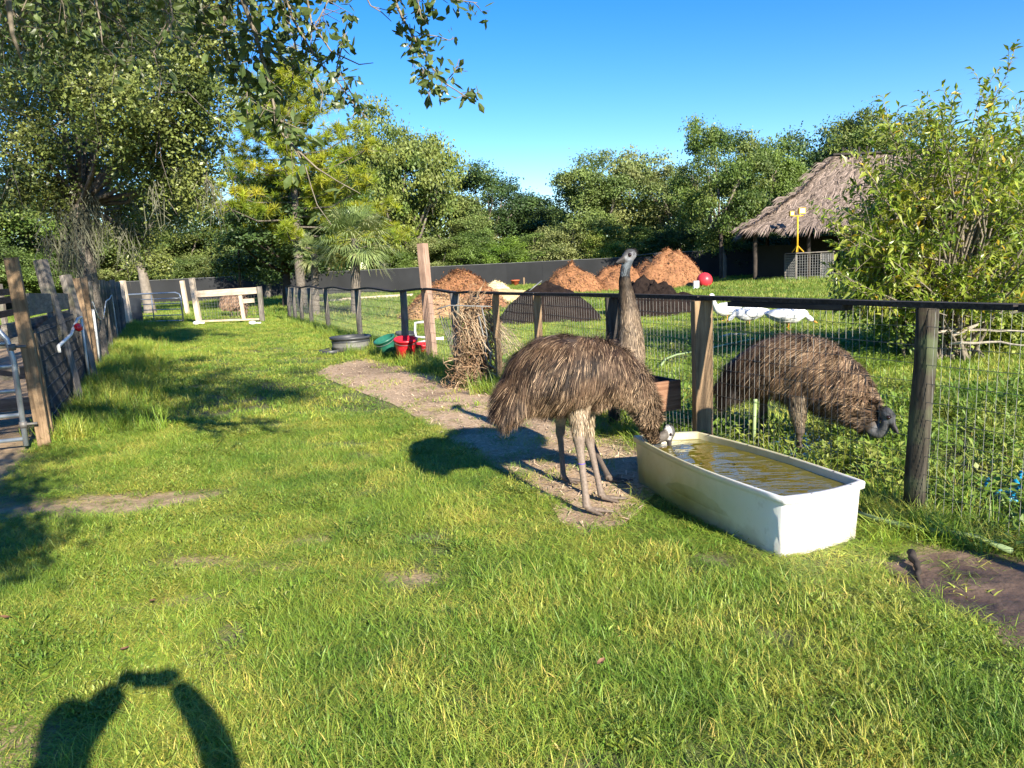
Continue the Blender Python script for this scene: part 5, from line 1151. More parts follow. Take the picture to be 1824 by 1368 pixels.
# low broadleaf clump below the shrub
r = np.random.default_rng(66); C = []
for px, py in [(1640, 530), (1700, 525), (1760, 520), (1820, 515), (1670, 560), (1740, 555), (1800, 555), (1600, 545), (1860, 540)]:
    for _ in range(16): c = np.array(D(px + r.normal() * 22, py + 24 + r.normal() * 14, 10.9 + r.normal() * .35)); c[2] = max(.1, c[2]); C.append(c + r.normal(size=(150, 3)) * (.18, .18, .12))
C = np.concatenate(C); C[:, 2] = np.maximum(C[:, 2], .02); mb = MB(); mb.add(*leafquads(C, unit(r.normal(size=C.shape) + (.1, -.3, .8)), .065, .6, r, r.uniform(.7, 1.3, (len(C), 1)) * np.ones(3)))
put('undergrowth', mb, M['weed'], None, label='dense bright green creeping plants under the willowy shrub', kind='stuff')

# ------------------------------------------------------------ thatched hut
def hut():
    y0, y1 = 43.0, 52.0; xl = D(1335, 420, y0).x; xb_l = D(1350, 420, y1).x; xr = D(1900, 420, y0).x; xa, xb = D(1490, 290, 47.5).x, D(1720, 290, 47.5).x; ze, zr = 3.1, 7.3; ym = 47.5
    t = empty('thatched_hut', ((xl + xr) / 2, ym, 0), 'large open chickee hut with a shaggy grey brown palm thatch roof', 'hut'); r = np.random.default_rng(21)
    def curve(u): return u - .09 * math.sin(math.pi * u)
    # slopes: quads (eave a, eave b, ridge b, ridge a)
    SL = [((xl, y0), (xr, y0), (xb, ym), (xa, ym)), ((xb_l, y1), (xl, y0), (xa, ym), (xa, ym)), ((xr, y0), (xr, y1), (xb, ym), (xb, ym)), ((xr, y1), (xb_l, y1), (xa, ym), (xb, ym))]
    mb = MB(); frames = []
    for a, b, c, d in SL:
        n, m = 12, 14; V = []
        def P(u, v, a=a, b=b, c=c, d=d):
            e = np.array(a) * (1-v) + np.array(b) * v; g = np.array(d) * (1-v) + np.array(c) * v; q = e * (1-u) + g * u; return np.array([q[0], q[1], ze + (zr - ze) * curve(u) + .12 * (float(vnoise(q[0]*.8, q[1]*.8)) - .5)])
        for i in range(m):
            for j in range(n): V.append(P(i/(m-1), j/(n-1)))
        i, j = np.meshgrid(np.arange(m-1), np.arange(n-1), indexing='ij'); mb.add(np.array(V), np.stack([i*n+j, i*n+j+1, (i+1)*n+j+1, (i+1)*n+j], -1).reshape(-1, 4), (.09, .065, .052)); frames.append(P)
    put('roof_base', mb, M['thatch'], t, smooth=True)
    def bundle(seed):
        q = np.random.default_rng(seed); m_ = MB()
        for k in range(20):
            x = q.uniform(-.42, .42); L = q.uniform(.8, 1.35); w_ = q.uniform(.02, .045); f = x * .45; z0 = q.uniform(.02, .10); c = np.array([.195, .150, .122]) * q.uniform(.45, 1.5)
            V = np.array([[x*.5 - w_, 0, z0], [x*.5 + w_, 0, z0], [x + f + w_, -L*.6, z0 + .08], [x + f - w_, -L*.6, z0 + .08], [x + f*1.5, -L, z0 - .10 + q.normal()*.05]]); m_.add(V, [np.array([[0, 1, 2, 3]]), np.array([[3, 2, 4]])], c)
        return m_
    BM = [bundle(k).mesh('palm_thatch', M['thatch']) for k in range(6)]; BR = [bundle(k + 10) for k in range(6)]
    pl = []
    for si, P in enumerate(frames):
        if si == 3: continue
        for i in range(15):
            u = i / 14 * .98; A, B = P(u, 0), P(u, 1); w_ = np.linalg.norm(B - A); nn_ = max(1, int(w_ / .52))
            for j in range(nn_ + 1):
                v = min(1, max(0, j / nn_ + r.normal() * .012)); p = P(u, v); up_ = unit(P(min(1, u + .04), v) - p); sd = unit(P(u, min(1, v + .02)) - P(u, max(0, v - .02)) + 1e-6); nr_ = unit(np.cross(sd, up_))
                pl.append((si, p, sd, up_, nr_))
    pl.sort(key=lambda q: (q[0] == 2, q[0] == 0 and q[1][0] > D(1640, 400, 44).x)); mst = MB()
    for k, (si, p, sd, up_, nr_) in enumerate(pl):
        if nr_[2] < 0: nr_ = -nr_
        sd = np.cross(up_, nr_); s = r.uniform(.8, 1.15); a = r.normal() * .12; sd2 = sd * math.cos(a) + up_ * math.sin(a); up2 = np.cross(nr_, sd2)
        if k < 296:
            o = link('thatch_bundle', BM[k % 6], t); q = p - np.array([(xl + xr) / 2, ym, 0])
            o.matrix_basis = Matrix(((sd2[0]*s, up2[0]*s, nr_[0]*s, q[0]), (sd2[1]*s, up2[1]*s, nr_[1]*s, q[1]), (sd2[2]*s, up2[2]*s, nr_[2]*s, q[2]), (0, 0, 0, 1)))
        else:
            b_ = BR[k % 6]
            for v_, f_, c_ in zip(b_.v, [b_.f[i:i+2] for i in range(0, len(b_.f), 2)], b_.c):
                base = f_[0].min(); mst.add(p + (v_[:, :1] * sd2 + v_[:, 1:2] * up2 + v_[:, 2:] * nr_) * s, [g - base for g in f_], c_)
    o = put('thatch_rows', mst, M['thatch'], t); o['kind'] = 'stuff'
    plank('ridge_cap', (xa - .3, ym, zr + .12), (xb + .3, ym, zr + .12), .12, .5, M['rail'], t)
    for k in range(4): plank('ridge_stick', (xa + .2 + k * .5, ym - .5, zr - .1), (xa + .6 + k * .5, ym + .5, zr + .55), .1, .1, M['barkdark'], t)
    for px in (1345, 1440, 1530, 1640, 1760):
        x_ = D(px, 480, 44).x; plank('post', (x_, 44, -.1), (x_, 44, 3.6), .24, .24, M['barkdark'], t, (0, 1, 0), rnd=True)
        plank('post', (x_, 51, -.1), (x_, 51, 3.6), .24, .24, M['barkdark'], t, (0, 1, 0), rnd=True)
    mb = MB(); xa_, xb_ = D(1348, 470, 50).x, D(1420, 470, 50).x; mb.box(((xa_ + xb_) / 2, 49, 1.1), (xb_ - xa_ + 1, .05, 2.1)); put('back_screen', mb, M['fabric'], t)
    mb = MB(); xa_, xb_ = D(1425, 470, 48).x, D(1790, 470, 48).x; mb.box(((xa_ + xb_) / 2, 49.5, 1.3), (xb_ - xa_, .05, 2.6)); put('dark_panel', mb, M['dark'], t)  # near-black sheet across the back of the hut
    a_, b_ = D(1533, 430, 43.6), D(1605, 430, 43.6)
    for k in range(4): plank('wall_board', (a_.x, 43.7, 1.55 + k * .36), (b_.x, 43.7, 1.55 + k * .36), .34, .04, M['cream'], t)
    c_ = D(1440, 480, 42.0); cg = empty('wire_cage', (c_.x, c_.y, 0), 'grey wire cage beneath the front eave of the thatched hut', 'cage')
    for q0, q1 in (((-1, -.8), (1.0, -.8)), ((-1, -.8), (-1, .8)), ((1.0, -.8), (1.0, .8))): wiremesh(cg, (c_.x + q0[0], c_.y + q0[1]), (c_.x + q1[0], c_.y + q1[1]), .02, 1.5, .14, .14, M['galv'], .010)
    for q in ((-1, -.8), (1, -.8), (1, .8), (-1, .8)): plank('corner_post', (c_.x + q[0], c_.y + q[1], 0), (c_.x + q[0], c_.y + q[1], 1.55), .08, .08, M['oldpost'], cg, (0, 1, 0))
    plank('top_board', (c_.x - 1.05, 41.9, 1.58), (c_.x + 1.05, 41.9, 1.58), 1.7, .05, M['oldpost'], cg, (0, 1, 0))
    l_ = D(1420, 470, 41.6); wl = empty('work_light', (l_.x, l_.y, 1.61), 'yellow twin head work light standing on the wire cage before the hut', 'work light')
    mb = MB(); mb.tube([(l_.x, l_.y, 1.63), (l_.x, l_.y, D(1420, 385, 41.6).z)], .05, 7); put('stand', mb, M['yellow'], wl, smooth=True)
    z_ = D(1420, 380, 41.6).z
    for dx in (-.33, .22):
        mb = MB(); mb.box((l_.x + dx, l_.y, z_ + (.12 if dx > 0 else 0)), (.36 if dx > 0 else .22, .2, .32 if dx > 0 else .26)); lh_ = put('lamp_head', mb, M['yellow'], wl)
        mb = MB(); mb.box((l_.x + dx, l_.y - .104, z_ + (.12 if dx > 0 else 0)), (.26 if dx > 0 else .14, .012, .22 if dx > 0 else .16)); put('lens', mb, M['lamp'], lh_)
    mb = MB(); mb.tube([(l_.x - .33, l_.y, z_ - .14), (l_.x + .3, l_.y, z_ - .14)], .03, 6); put('crossarm', mb, M['yellow'], wl)
    for k in range(3):
        a = k * 2.1; mb = MB(); mb.tube([(l_.x, l_.y, 2.0), (l_.x + math.cos(a) * .35, l_.y + math.sin(a) * .35, 1.63)], .03, 5); put('leg', mb, M['yellow'], wl)
hut()

# ------------------------------------------------------------ animals
def cr(K, n):
    """Catmull-Rom through rows of K"""
    K = np.array(K, float); m = len(K); d = np.linalg.norm(np.diff(K[:, :3], axis=0), axis=1) ** .5; s = np.concatenate([[0], np.cumsum(d)]); q = np.linspace(0, s[-1], n); out = []
    for t in q:
        i = min(max(np.searchsorted(s, t) - 1, 0), m - 2); u = (t - s[i]) / (s[i+1] - s[i]); p0, p1, p2, p3 = K[max(i-1, 0)], K[i], K[i+1], K[min(i+2, m-1)]
        h = s[i+1] - s[i]; m1 = (p2 - p0) / (s[i+1] - s[max(i-1, 0)] + (0 if i else 0)) * h; m2 = (p3 - p1) / (s[min(i+2, m-1)] - s[i]) * h
        out.append((2*u**3 - 3*u*u + 1) * p1 + (u**3 - 2*u*u + u) * m1 + (-2*u**3 + 3*u*u) * p2 + (u**3 - u*u) * m2)
    return np.array(out)
def loftm(mb, K, n, lat, col, ring=20):
    """K rows: x y z rv rl ; lat = lateral reference"""
    S = cr(K, n); C = S[:, :3]; T = unit(np.gradient(C, axis=0)); lat = np.array(lat, float)
    Lt = unit(lat - T * (T @ lat)[:, None]); Vt = np.cross(Lt, T); th = np.arange(ring) * 2 * math.pi / ring
    P = C[:, None] + np.abs(S[:, 4])[:, None, None] * np.cos(th)[None, :, None] * Lt[:, None] + np.abs(S[:, 3])[:, None, None] * np.sin(th)[None, :, None] * Vt[:, None]
    m = n; i, j = np.meshgrid(np.arange(m-1), np.arange(ring), indexing='ij'); j2 = (j+1) % ring
    cc = col(np.repeat(np.linspace(0, 1, n), ring), np.tile(np.sin(th), n)) if callable(col) else col
    mb.add(P.reshape(-1, 3), [np.stack([i*ring+j, i*ring+j2, (i+1)*ring+j2, (i+1)*ring+j], -1).reshape(-1, 4), np.arange(ring)[None, ::-1], (np.arange(ring) + (m-1)*ring)[None]], cc)
    return C, T, Lt, Vt, S[:, 3], S[:, 4]
def fuse(mb, name, mat, parent, voxel, sm=4):
    me = mb.mesh('tmp', mat); o = bpy.data.objects.new('tmp', me); sc.collection.objects.link(o)
    md = o.modifiers.new('r', 'REMESH'); md.mode = 'VOXEL'; md.voxel_size = voxel; md.adaptivity = 0
    s2 = o.modifiers.new('s', 'SMOOTH'); s2.iterations = sm; s2.factor = .5
    dg = bpy.context.evaluated_depsgraph_get(); ev = o.evaluated_get(dg); m2 = bpy.data.meshes.new_from_object(ev)
    V = np.concatenate(mb.v); C = np.concatenate(mb.c); kd = kdtree.KDTree(len(V))
    for i, v in enumerate(V): kd.insert(v, i)
    kd.balance(); n = len(m2.vertices); co = np.zeros(n*3); m2.vertices.foreach_get('co', co); co = co.reshape(-1, 3); col = np.ones((n, 4), np.float32)
    for i in range(n):
        q = kd.find_n(co[i], 3); col[i, :3] = sum(C[a[1]] for a in q) / 3
    off = ORG[parent.name] if parent is not None else np.zeros(3)
    m2.vertices.foreach_set('co', (co - off).astype(np.float32).reshape(-1))
    for a in [a for a in m2.attributes if a.name == 'Col']: m2.attributes.remove(a)
    a = m2.attributes.new('Col', 'FLOAT_COLOR', 'POINT'); a.data.foreach_set('color', col.reshape(-1)); m2.polygons.foreach_set('use_smooth', np.ones(len(m2.polygons), bool))
    m2.name = name; m2.materials.clear(); m2.materials.append(mat); bpy.data.objects.remove(o); o = link(name, m2, parent); ORG[o.name] = off; return o
SK = np.array([.15, .135, .12]); LEG = np.array([.16, .122, .095]); CLAW = np.array([.03, .025, .02])
def leg(mb, hip, hock, foot, toe, colr=LEG, thick=1.0, thighr=.075, feath=(.30, .23, .15)):
    hip, hock, foot = map(np.array, (hip, hock, foot)); lat = np.cross([0, 0, 1], [toe[0], toe[1], 0])
    k1 = hip * .5 + hock * .5
    loftm(mb, [(*hip, thighr * 1.25, thighr), (*(hip*.75 + hock*.25), thighr * 1.0, thighr * .85), (*k1, thighr * .66, thighr * .6), (*(hip*.2 + hock*.8), .030*thick, .028*thick), (*hock, .030*thick, .027*thick)], 14, lat,
          lambda u, s: np.where((u > .72)[:, None], colr, np.array(feath)), 14)
    a = hock + (foot - hock) * .12; c = foot + (0, 0, .035)
    loftm(mb, [(*(hock + (0, 0, .02)), .026*thick, .024*thick), (*hock, .029*thick, .027*thick), (*a, .021*thick, .018*thick), (*((a + c)/2), .0165*thick, .014*thick), (*(c*.85 + a*.15), .018*thick, .016*thick), (*c, .022*thick, .021*thick)], 16, lat, colr, 12)
    td = np.array([toe[0], toe[1], 0]); td /= np.linalg.norm(td); sd = np.array([-td[1], td[0], 0])
    for ang, L in ((0, .155), (.55, .105), (-.55, .105)):
        d = td * math.cos(ang) + sd * math.sin(ang); p0 = foot + (0, 0, .032)
        loftm(mb, [(*p0, .020, .018), (*(p0 + d*L*.3 - (0, 0, .008)), .015, .014), (*(p0 + d*L*.7 - (0, 0, .018)), .012, .012), (*(p0 + d*L - (0, 0, .021)), .010, .009), (*(p0 + d*(L+.03) - (0, 0, .027)), .003, .003)], 12, (0, 0, 1) if False else np.cross(d, [0, 0, 1]), lambda u, s: np.where((u > .86)[:, None], CLAW, colr * .8), 10)
def feathers(name, parent, loft, n, s_rng, Lf, seed, wd=.0055, droop=.5, back=.8, lift=.28, colf=None, dens=None, parting=False, tone=None, curl=0, seg=4, clump=.5):
    C, T, Lt, Vt, rv, rl = loft; r = np.random.default_rng(seed); m = len(C); mb = MB(); arc = np.concatenate([[0], np.cumsum(np.linalg.norm(np.diff(C, axis=0), axis=1))]); arc /= arc[-1]
    # area weighted sampling along the body
    wgt = (np.abs(rv) + np.abs(rl)) * np.gradient(arc) * (arc >= s_rng[0]) * (arc <= s_rng[1])
    if dens is not None: wgt = wgt * np.array([dens(a) for a in arc])
    cdf = np.cumsum(wgt); cdf /= cdf[-1]; u = np.interp(r.random(n), cdf, np.arange(m)); th = r.random(n) * 2 * math.pi; i0 = np.clip(u.astype(int), 0, m-2); f = (u - i0)[:, None]
    def ip(A): return A[i0] * (1-f) + A[i0+1] * f if A.ndim > 1 else A[i0] * (1 - f[:, 0]) + A[i0+1] * f[:, 0]
    c_, t_, l_, v_, a_, b_, s_ = ip(C), unit(ip(T)), unit(ip(Lt)), unit(ip(Vt)), np.abs(ip(rv)), np.abs(ip(rl)), ip(arc)
    ct, st = np.cos(th)[:, None], np.sin(th)[:, None]; p = c_ + l_ * b_[:, None] * ct + v_ * a_[:, None] * st
    nr = unit(l_ * ct / b_[:, None] + v_ * st / a_[:, None]); down = np.array([0, 0, -1.0]); dt = down - nr * (nr @ down)[:, None]
    cl = np.stack([vnoise(p[:, 0]*16 + 3*k, p[:, 1]*16, p[:, 2]*16 + 7*k) - .5 for k in range(3)], 1)
    cl2 = np.stack([vnoise(p[:, 0]*42 + 3*k, p[:, 1]*42, p[:, 2]*42 + 7*k) - .5 for k in range(3)], 1)
    bk = back(s_) if callable(back) else np.full(n, back); dr = droop(s_) if callable(droop) else np.full(n, droop)
    d = -t_ * bk[:, None] + dt * dr[:, None] * 1.2 + nr * lift + (cl * clump + cl2 * clump * .9) + r.normal(size=(n, 3)) * .09
    if parting: d = d + l_ * np.sign(ct) * (np.clip(st, 0, 1) * parting)
    slp = np.gradient((np.abs(rv) + np.abs(rl)) * .5) / (np.linalg.norm(np.gradient(C, axis=0), axis=1) + 1e-6); slope = np.maximum(0, -ip(slp)); thin = np.clip(1 - (a_ - .05) / .10, 0, 1)
    d = unit(d); dn = np.sum(d * nr, 1); need = lift * .5 + slope * 1.15 + thin * .10; d = unit(d + nr * np.maximum(0, need - dn)[:, None])
    pull = np.where(a_ > .12, .12, .0)[:, None]; L = (Lf(s_) if callable(Lf) else Lf) * r.uniform(.65, 1.15, n)
    q = p - nr * (.006 * (1 - thin))[:, None]; sd = unit(np.cross(d, nr)); base = colf(s_, st[:, 0], r, p) * (1 if tone is None else tone(s_)[:, None]); w_ = wd * r.uniform(.6, 1.3, n); P = [q]; D_ = d
    for k in range(seg):
        P.append(P[-1] + D_ * (L / seg)[:, None]); D_ = unit(D_ + np.array([0, 0, -1]) * (dr * .24 + .35 * np.clip(D_[:, 2], 0, 1))[:, None] - nr * pull + cl * curl * (1 - .6 * thin)[:, None])
    prof = np.interp(np.linspace(0, 1, seg + 1), [0, .15, .7, 1], [.5, 1, .8, .0]); V = np.zeros((n, 2*seg + 1, 3)); CC = np.zeros((n, 2*seg+1, 3))
    tip = np.linspace(0, 1, seg + 1)
    for k in range(seg):
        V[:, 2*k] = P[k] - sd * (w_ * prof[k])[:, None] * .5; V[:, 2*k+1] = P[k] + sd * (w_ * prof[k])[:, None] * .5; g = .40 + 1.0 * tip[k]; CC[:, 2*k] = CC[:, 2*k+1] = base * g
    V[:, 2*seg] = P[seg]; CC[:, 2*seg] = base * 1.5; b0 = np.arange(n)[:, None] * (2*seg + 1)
    quads = np.concatenate([b0 + np.array([2*k, 2*k+1, 2*k+3, 2*k+2]) for k in range(seg-1)]); tris = b0 + np.array([2*seg-2, 2*seg-1, 2*seg])
    mb.add(V.reshape(-1, 3), [quads, tris], CC.reshape(-1, 3)); return mb
def brown(a=(.130, .078, .047), b=(.018, .011, .008), tan=(.35, .24, .15), ptan=lambda s, st: .15):
    def f(s, st, r, p):
        k = vnoise(p[:, 0]*11, p[:, 1]*11, p[:, 2]*11); k2 = vnoise(p[:, 0]*30, p[:, 1]*30, p[:, 2]*30); m = np.clip((k*.5 + k2*.5 - .3) * 2.2 + r.normal(size=len(s))*.18, 0, 1)[:, None]
        c = np.array(b) * (1-m) + np.array(a) * m; q = (r.random(len(s)) < ptan(s, st))[:, None]; return np.where(q, np.array(tan) * r.uniform(.5, 1.2, (len(s), 1)), c) * r.uniform(.7, 1.3, (len(s), 1))
    return f
def px2(K):
    """(px, py, depth, rv px, rl px) -> world rows"""
    o = []
    for px, py, d, rv, rl in K: p = D(px, py, d); s = d / F; o.append((p.x, p.y, p.z, rv * s, rl * s))
    return o
def head(mb, c, fwd, up_, s=1.0, col=SK, cheek=None):
    """skull and beak; c centre of the skull, fwd beak direction"""
    c, fwd, up_ = np.array(c, float), unit(np.array(fwd, float)), unit(np.array(up_, float)); lat = unit(np.cross(fwd, up_)); ck = col if cheek is None else np.array(cheek)
    K = [(-.058, -.012, .012, .012), (-.045, -.003, .033, .026), (-.02, .004, .041, .033), (.008, .003, .038, .031), (.035, -.006, .027, .021), (.058, -.013, .019, .0155), (.085, -.018, .0135, .013), (.11, -.024, .0085, .0085), (.123, -.031, .003, .003)]
    loftm(mb, [(*(c + fwd*x*s + up_*z*s), a*s, b*s) for x, z, a, b in K], 34, lat, lambda u, st: np.where((u > .60)[:, None], np.array([.035, .03, .028]), np.where((st > .35)[:, None], col * .5, ck)), 18)
    loftm(mb, [(*(c + fwd*x*s + up_*z*s), a*s, b*s) for x, z, a, b in [(.02, -.028, .012, .018), (.055, -.031, .008, .012), (.085, -.034, .006, .009), (.108, -.038, .002, .003)]], 14, lat, np.array([.03, .026, .024]), 12)
    return lat
def eyes(par, c, fwd, up_, s=1.0, r_=.0115):
    c, fwd, up_ = np.array(c, float), unit(np.array(fwd, float)), unit(np.array(up_, float)); lat = unit(np.cross(fwd, up_))
    for sg in (-1, 1):
        q = c + fwd * .016 * s + up_ * .008 * s + lat * sg * .0265 * s; mb = MB(); mb.lathe([(math.sin(a) * r_ * s, -math.cos(a) * r_ * s) for a in np.linspace(0, math.pi, 10)], 14, q); put('eye', mb, M['eye'], par, smooth=True)
def bristles(par, c, fwd, up_, s, n, seed, col=(.02, .018, .017), name='head_bristles'):
    c, fwd, up_ = np.array(c, float), unit(np.array(fwd, float)), unit(np.array(up_, float)); lat = unit(np.cross(fwd, up_)); r = np.random.default_rng(seed); mb = MB()
    for k in range(n):
        a = r.uniform(-1.5, 1.5); x = r.uniform(-.055, .03); q = c + fwd*x*s + (up_ * math.cos(a) * .036 + lat * math.sin(a) * .029) * s * (1 - .2 * abs(x) / .05); d = unit(-fwd * .8 + (up_ * math.cos(a) + lat * math.sin(a)) * .5 + r.normal(size=3) * .3); L = r.uniform(.012, .028) * s; w_ = unit(np.cross(d, r.normal(size=3))) * .0011
        mb.add(np.array([q - w_, q + w_, q + d * L]), np.array([[0, 1, 2]]), np.array(col) * r.uniform(.6, 1.8))
    put(name, mb, M['feather'], par)

# --- emu 1: drinking at the trough
e1 = empty('emu', G(1040, 910), 'brown shaggy emu bending down to drink from the white trough', 'emu', 'emus')
K1 = px2([(903, 722, 4.62, 10, 12), (925, 694, 4.66, 30, 30), (958, 668, 4.70, 54, 52), (1000, 664, 4.74, 66, 66), (1045, 660, 4.79, 58, 62), (1086, 664, 4.84, 46, 52), (1119, 679, 4.89, 34, 38), (1143, 705, 4.93, 25, 26), (1155, 738, 4.97, 17, 18), (1160, 765, 5.0, 13, 14), (1168, 779, 5.03, 10.5, 10.5), (1180, 778, 5.05, 9.5, 9), (1190, 770, 5.06, 10, 9)])
body = MB(); lat1 = (0.25, -1, 0); L1 = loftm(body, K1, 90, lat1, lambda u, s: np.where((u > .86)[:, None], np.array([.10, .085, .07]), np.array([.05, .035, .025])), 26)
def tz(p, z): q = np.array(p); q[2] = z; return q
leg(body, D(1030, 700, 4.72), D(1031, 783, 4.66), tz(G(1046, 914), 0), (1, -.15, 0), LEG * 1.25, 1.38, .085)
leg(body, D(1040, 702, 4.98), D(1050, 786, 4.98), tz(G(1072, 893), 0), (1, .05, 0), LEG * 1.15, 1.28, .075)
hc = D(1192, 771, 5.06); hf = np.array(D(1200, 800, 5.02)) - np.array(hc); hu = np.array([.9, -.2, .35]); hf = unit(hf); hu = unit(hu - hf * (hu @ hf))
head(body, hc, hf, hu, .92, np.array([.20, .19, .18]), (.62, .60, .56))
bo1 = fuse(body, 'body', M['skin'], e1, .0062, 3)
eyes(bo1, hc, hf, hu, .92)
bristles(bo1, hc, hf, hu, .92, 500, 1)
fl = lambda s: np.interp(s, [0, .06, .2, .45, .6, .7, .8, .88, 1], [.18, .19, .16, .11, .085, .075, .065, .045, .02])
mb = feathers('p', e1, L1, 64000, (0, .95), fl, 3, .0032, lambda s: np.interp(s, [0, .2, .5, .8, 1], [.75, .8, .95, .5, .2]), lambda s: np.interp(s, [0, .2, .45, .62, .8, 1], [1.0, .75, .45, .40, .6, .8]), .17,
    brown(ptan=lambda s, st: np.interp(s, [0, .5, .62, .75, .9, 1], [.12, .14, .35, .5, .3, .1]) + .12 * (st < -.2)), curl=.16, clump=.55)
o = put('plumage', mb, M['feather'], e1)
def thighfeathers(par, hip, hock, n, seed, rad=.09, dk=1.0):
    hip, hock = np.array(hip), np.array(hock); mbx = MB(); loft = loftm(mbx, [(*(hip + (0, 0, .05)), rad, rad), (*(hip*.6 + hock*.4), rad*.72, rad*.66), (*(hip*.22 + hock*.78), .036, .034)], 20, (0, 1, .1), (1, 1, 1), 8)
    C, T, Lt, Vt, a, b = loft; loft = (C[::-1], -T[::-1], Lt[::-1], Vt[::-1], a[::-1], b[::-1])
    return feathers('p', par, loft, n, (0, 1), .055, seed, .005, .7, .9, .12, brown(a=(.38, .29, .19), b=(.20, .14, .09), tan=(.5, .40, .28), ptan=lambda s, st: .3), seg=3, tone=lambda s: dk + 0 * s)
put('thigh_feathers', thighfeathers(e1, D(1030, 700, 4.72), D(1031, 783, 4.66), 2600, 5), M['feather'], e1)
put('thigh_feathers', thighfeathers(e1, D(1040, 702, 4.98), D(1050, 786, 4.98), 1200, 6, .07), M['feather'], e1)
mb = MB(); p = np.array(D(1031, 783, 4.66)) * .66 + np.array(tz(G(1046, 914), .03)) * .34; th = np.linspace(0, 6.283, 15); mb.tube([p + (math.cos(a) * .021, math.sin(a) * .021, .004 * math.sin(a)) for a in th], .0035, 5, False)
o = put('leg_band', mb, simple('purple_band', (.10, .06, .38), .5), e1, smooth=True)

# --- emu 2: standing behind, neck up
e2 = empty('emu', G(1045, 862), 'emu standing upright behind the drinking one with its dark neck raised', 'emu', 'emus')
K2 = px2([(938, 704, 5.45, 8, 9), (962, 684, 5.46, 28, 26), (1000, 674, 5.48, 46, 44), (1045, 672, 5.5, 50, 50), (1085, 664, 5.5, 44, 46), (1108, 645, 5.5, 33, 38), (1119, 618, 5.5, 25, 31), (1121, 588, 5.5, 19, 24), (1119, 555, 5.5, 15, 17.5), (1116, 525, 5.5, 11.5, 11.5), (1113, 500, 5.5, 9.5, 9), (1114, 480, 5.5, 8.5, 8.5), (1119, 462, 5.5, 9.5, 9)])
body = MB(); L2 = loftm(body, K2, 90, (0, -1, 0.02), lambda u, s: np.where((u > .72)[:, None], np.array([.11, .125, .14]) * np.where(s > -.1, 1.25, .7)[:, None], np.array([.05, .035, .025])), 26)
leg(body, D(1000, 715, 5.42), D(998, 772, 5.38), tz(G(1004, 860), 0), (1, -.1, 0), LEG * .9, 1.2, .07)
leg(body, D(1040, 715, 5.62), D(1052, 785, 5.6), tz(G(1085, 860), 0), (1, .05, 0), LEG * .9, 1.2, .07)
hc2 = np.array(D(1120, 456, 5.5)); hf2 = unit(np.array([-.92, -.62, -.12])); hu2 = unit(np.array([.0, 0, 1]) - hf2 * hf2[2])
head(body, hc2, hf2, hu2, 1.08, np.array([.12, .12, .125]), (.17, .17, .18))
bo2 = fuse(body, 'body', M['skin'], e2, .0062, 3)
eyes(bo2, hc2, hf2, hu2, 1.08, .0135); bristles(bo2, hc2, hf2, hu2, 1.08, 700, 2)
fl2 = lambda s: np.interp(s, [0, .1, .3, .5, .6, .7, .78, .85, .93, 1], [.2, .2, .18, .14, .12, .10, .085, .06, .03, .008])
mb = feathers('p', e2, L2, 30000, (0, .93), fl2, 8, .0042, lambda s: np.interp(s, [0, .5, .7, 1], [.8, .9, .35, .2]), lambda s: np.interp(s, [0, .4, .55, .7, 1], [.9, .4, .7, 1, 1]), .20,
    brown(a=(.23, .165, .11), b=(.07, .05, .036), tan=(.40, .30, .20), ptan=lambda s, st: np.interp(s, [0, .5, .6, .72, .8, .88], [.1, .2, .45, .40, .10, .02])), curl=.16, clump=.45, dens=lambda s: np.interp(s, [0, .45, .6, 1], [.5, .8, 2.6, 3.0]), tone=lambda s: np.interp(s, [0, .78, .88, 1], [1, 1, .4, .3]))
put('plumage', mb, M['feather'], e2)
mb = feathers('p', e2, L2, 2600, (.74, .97), lambda s: .02 + 0*s, 9, .002, .2, 1, .25, lambda s, st, r, p: np.ones((len(s), 1)) * np.array([.02, .018, .018]) * r.uniform(.5, 1.8, (len(s), 1)), seg=2)
put('neck_bristles', mb, M['feather'], e2)

# --- emu 3: behind the wire on the right
e3 = empty('emu', D(1400, 805, 5.9) * 1.0, 'emu behind the wire fence bending its head low toward the mossy post', 'emu', 'emus'); 
ORG[e3.name] = np.array([D(1400, 800, 5.9).x, 5.9, 0]); e3.location = ORG[e3.name]
K3 = px2([(1294, 688, 6.25, 7, 8), (1318, 670, 6.2, 18, 22), (1350, 654, 6.14, 34, 42), (1395, 646, 6.05, 46, 56), (1440, 652, 5.93, 52, 60), (1480, 674, 5.8, 48, 56), (1512, 702, 5.66, 40, 46), (1535, 732, 5.55, 31, 33), (1549, 757, 5.47, 20, 20), (1564, 770, 5.42, 12, 12), (1575, 762, 5.38, 9.5, 9), (1580, 748, 5.36, 9, 8.5)])
body = MB(); lat3 = (-.55, -1, 0.0); L3 = loftm(body, K3, 90, lat3, lambda u, s: np.where((u > .84)[:, None], np.array([.085, .085, .09]), np.array([.05, .035, .025])), 26)
leg(body, D(1362, 690, 6.2), D(1359, 745, 6.2), np.array([D(1359, 752, 6.2).x, 6.2, .0]), (1, -.5, 0), LEG * .45, 1.3, .05, (.12, .08, .05))
leg(body, D(1420, 712, 5.75), D(1424, 770, 5.75), np.array([D(1424, 770, 5.75).x, 5.75, .0]), (1, -.5, 0), LEG * .55, 1.4, .072, (.14, .10, .065))
hc3 = np.array(D(1582, 742, 5.36)); hf3 = np.array(D(1606, 768, 5.26)) - hc3; hf3 = unit(hf3); hu3 = unit(np.array([.35, -.25, 1]) - hf3 * (np.array([.35, -.25, 1]) @ hf3))
head(body, hc3, hf3, hu3, 1.17, np.array([.10, .10, .105]), (.11, .115, .125))
bo3 = fuse(body, 'body', M['skin'], e3, .0065, 3)
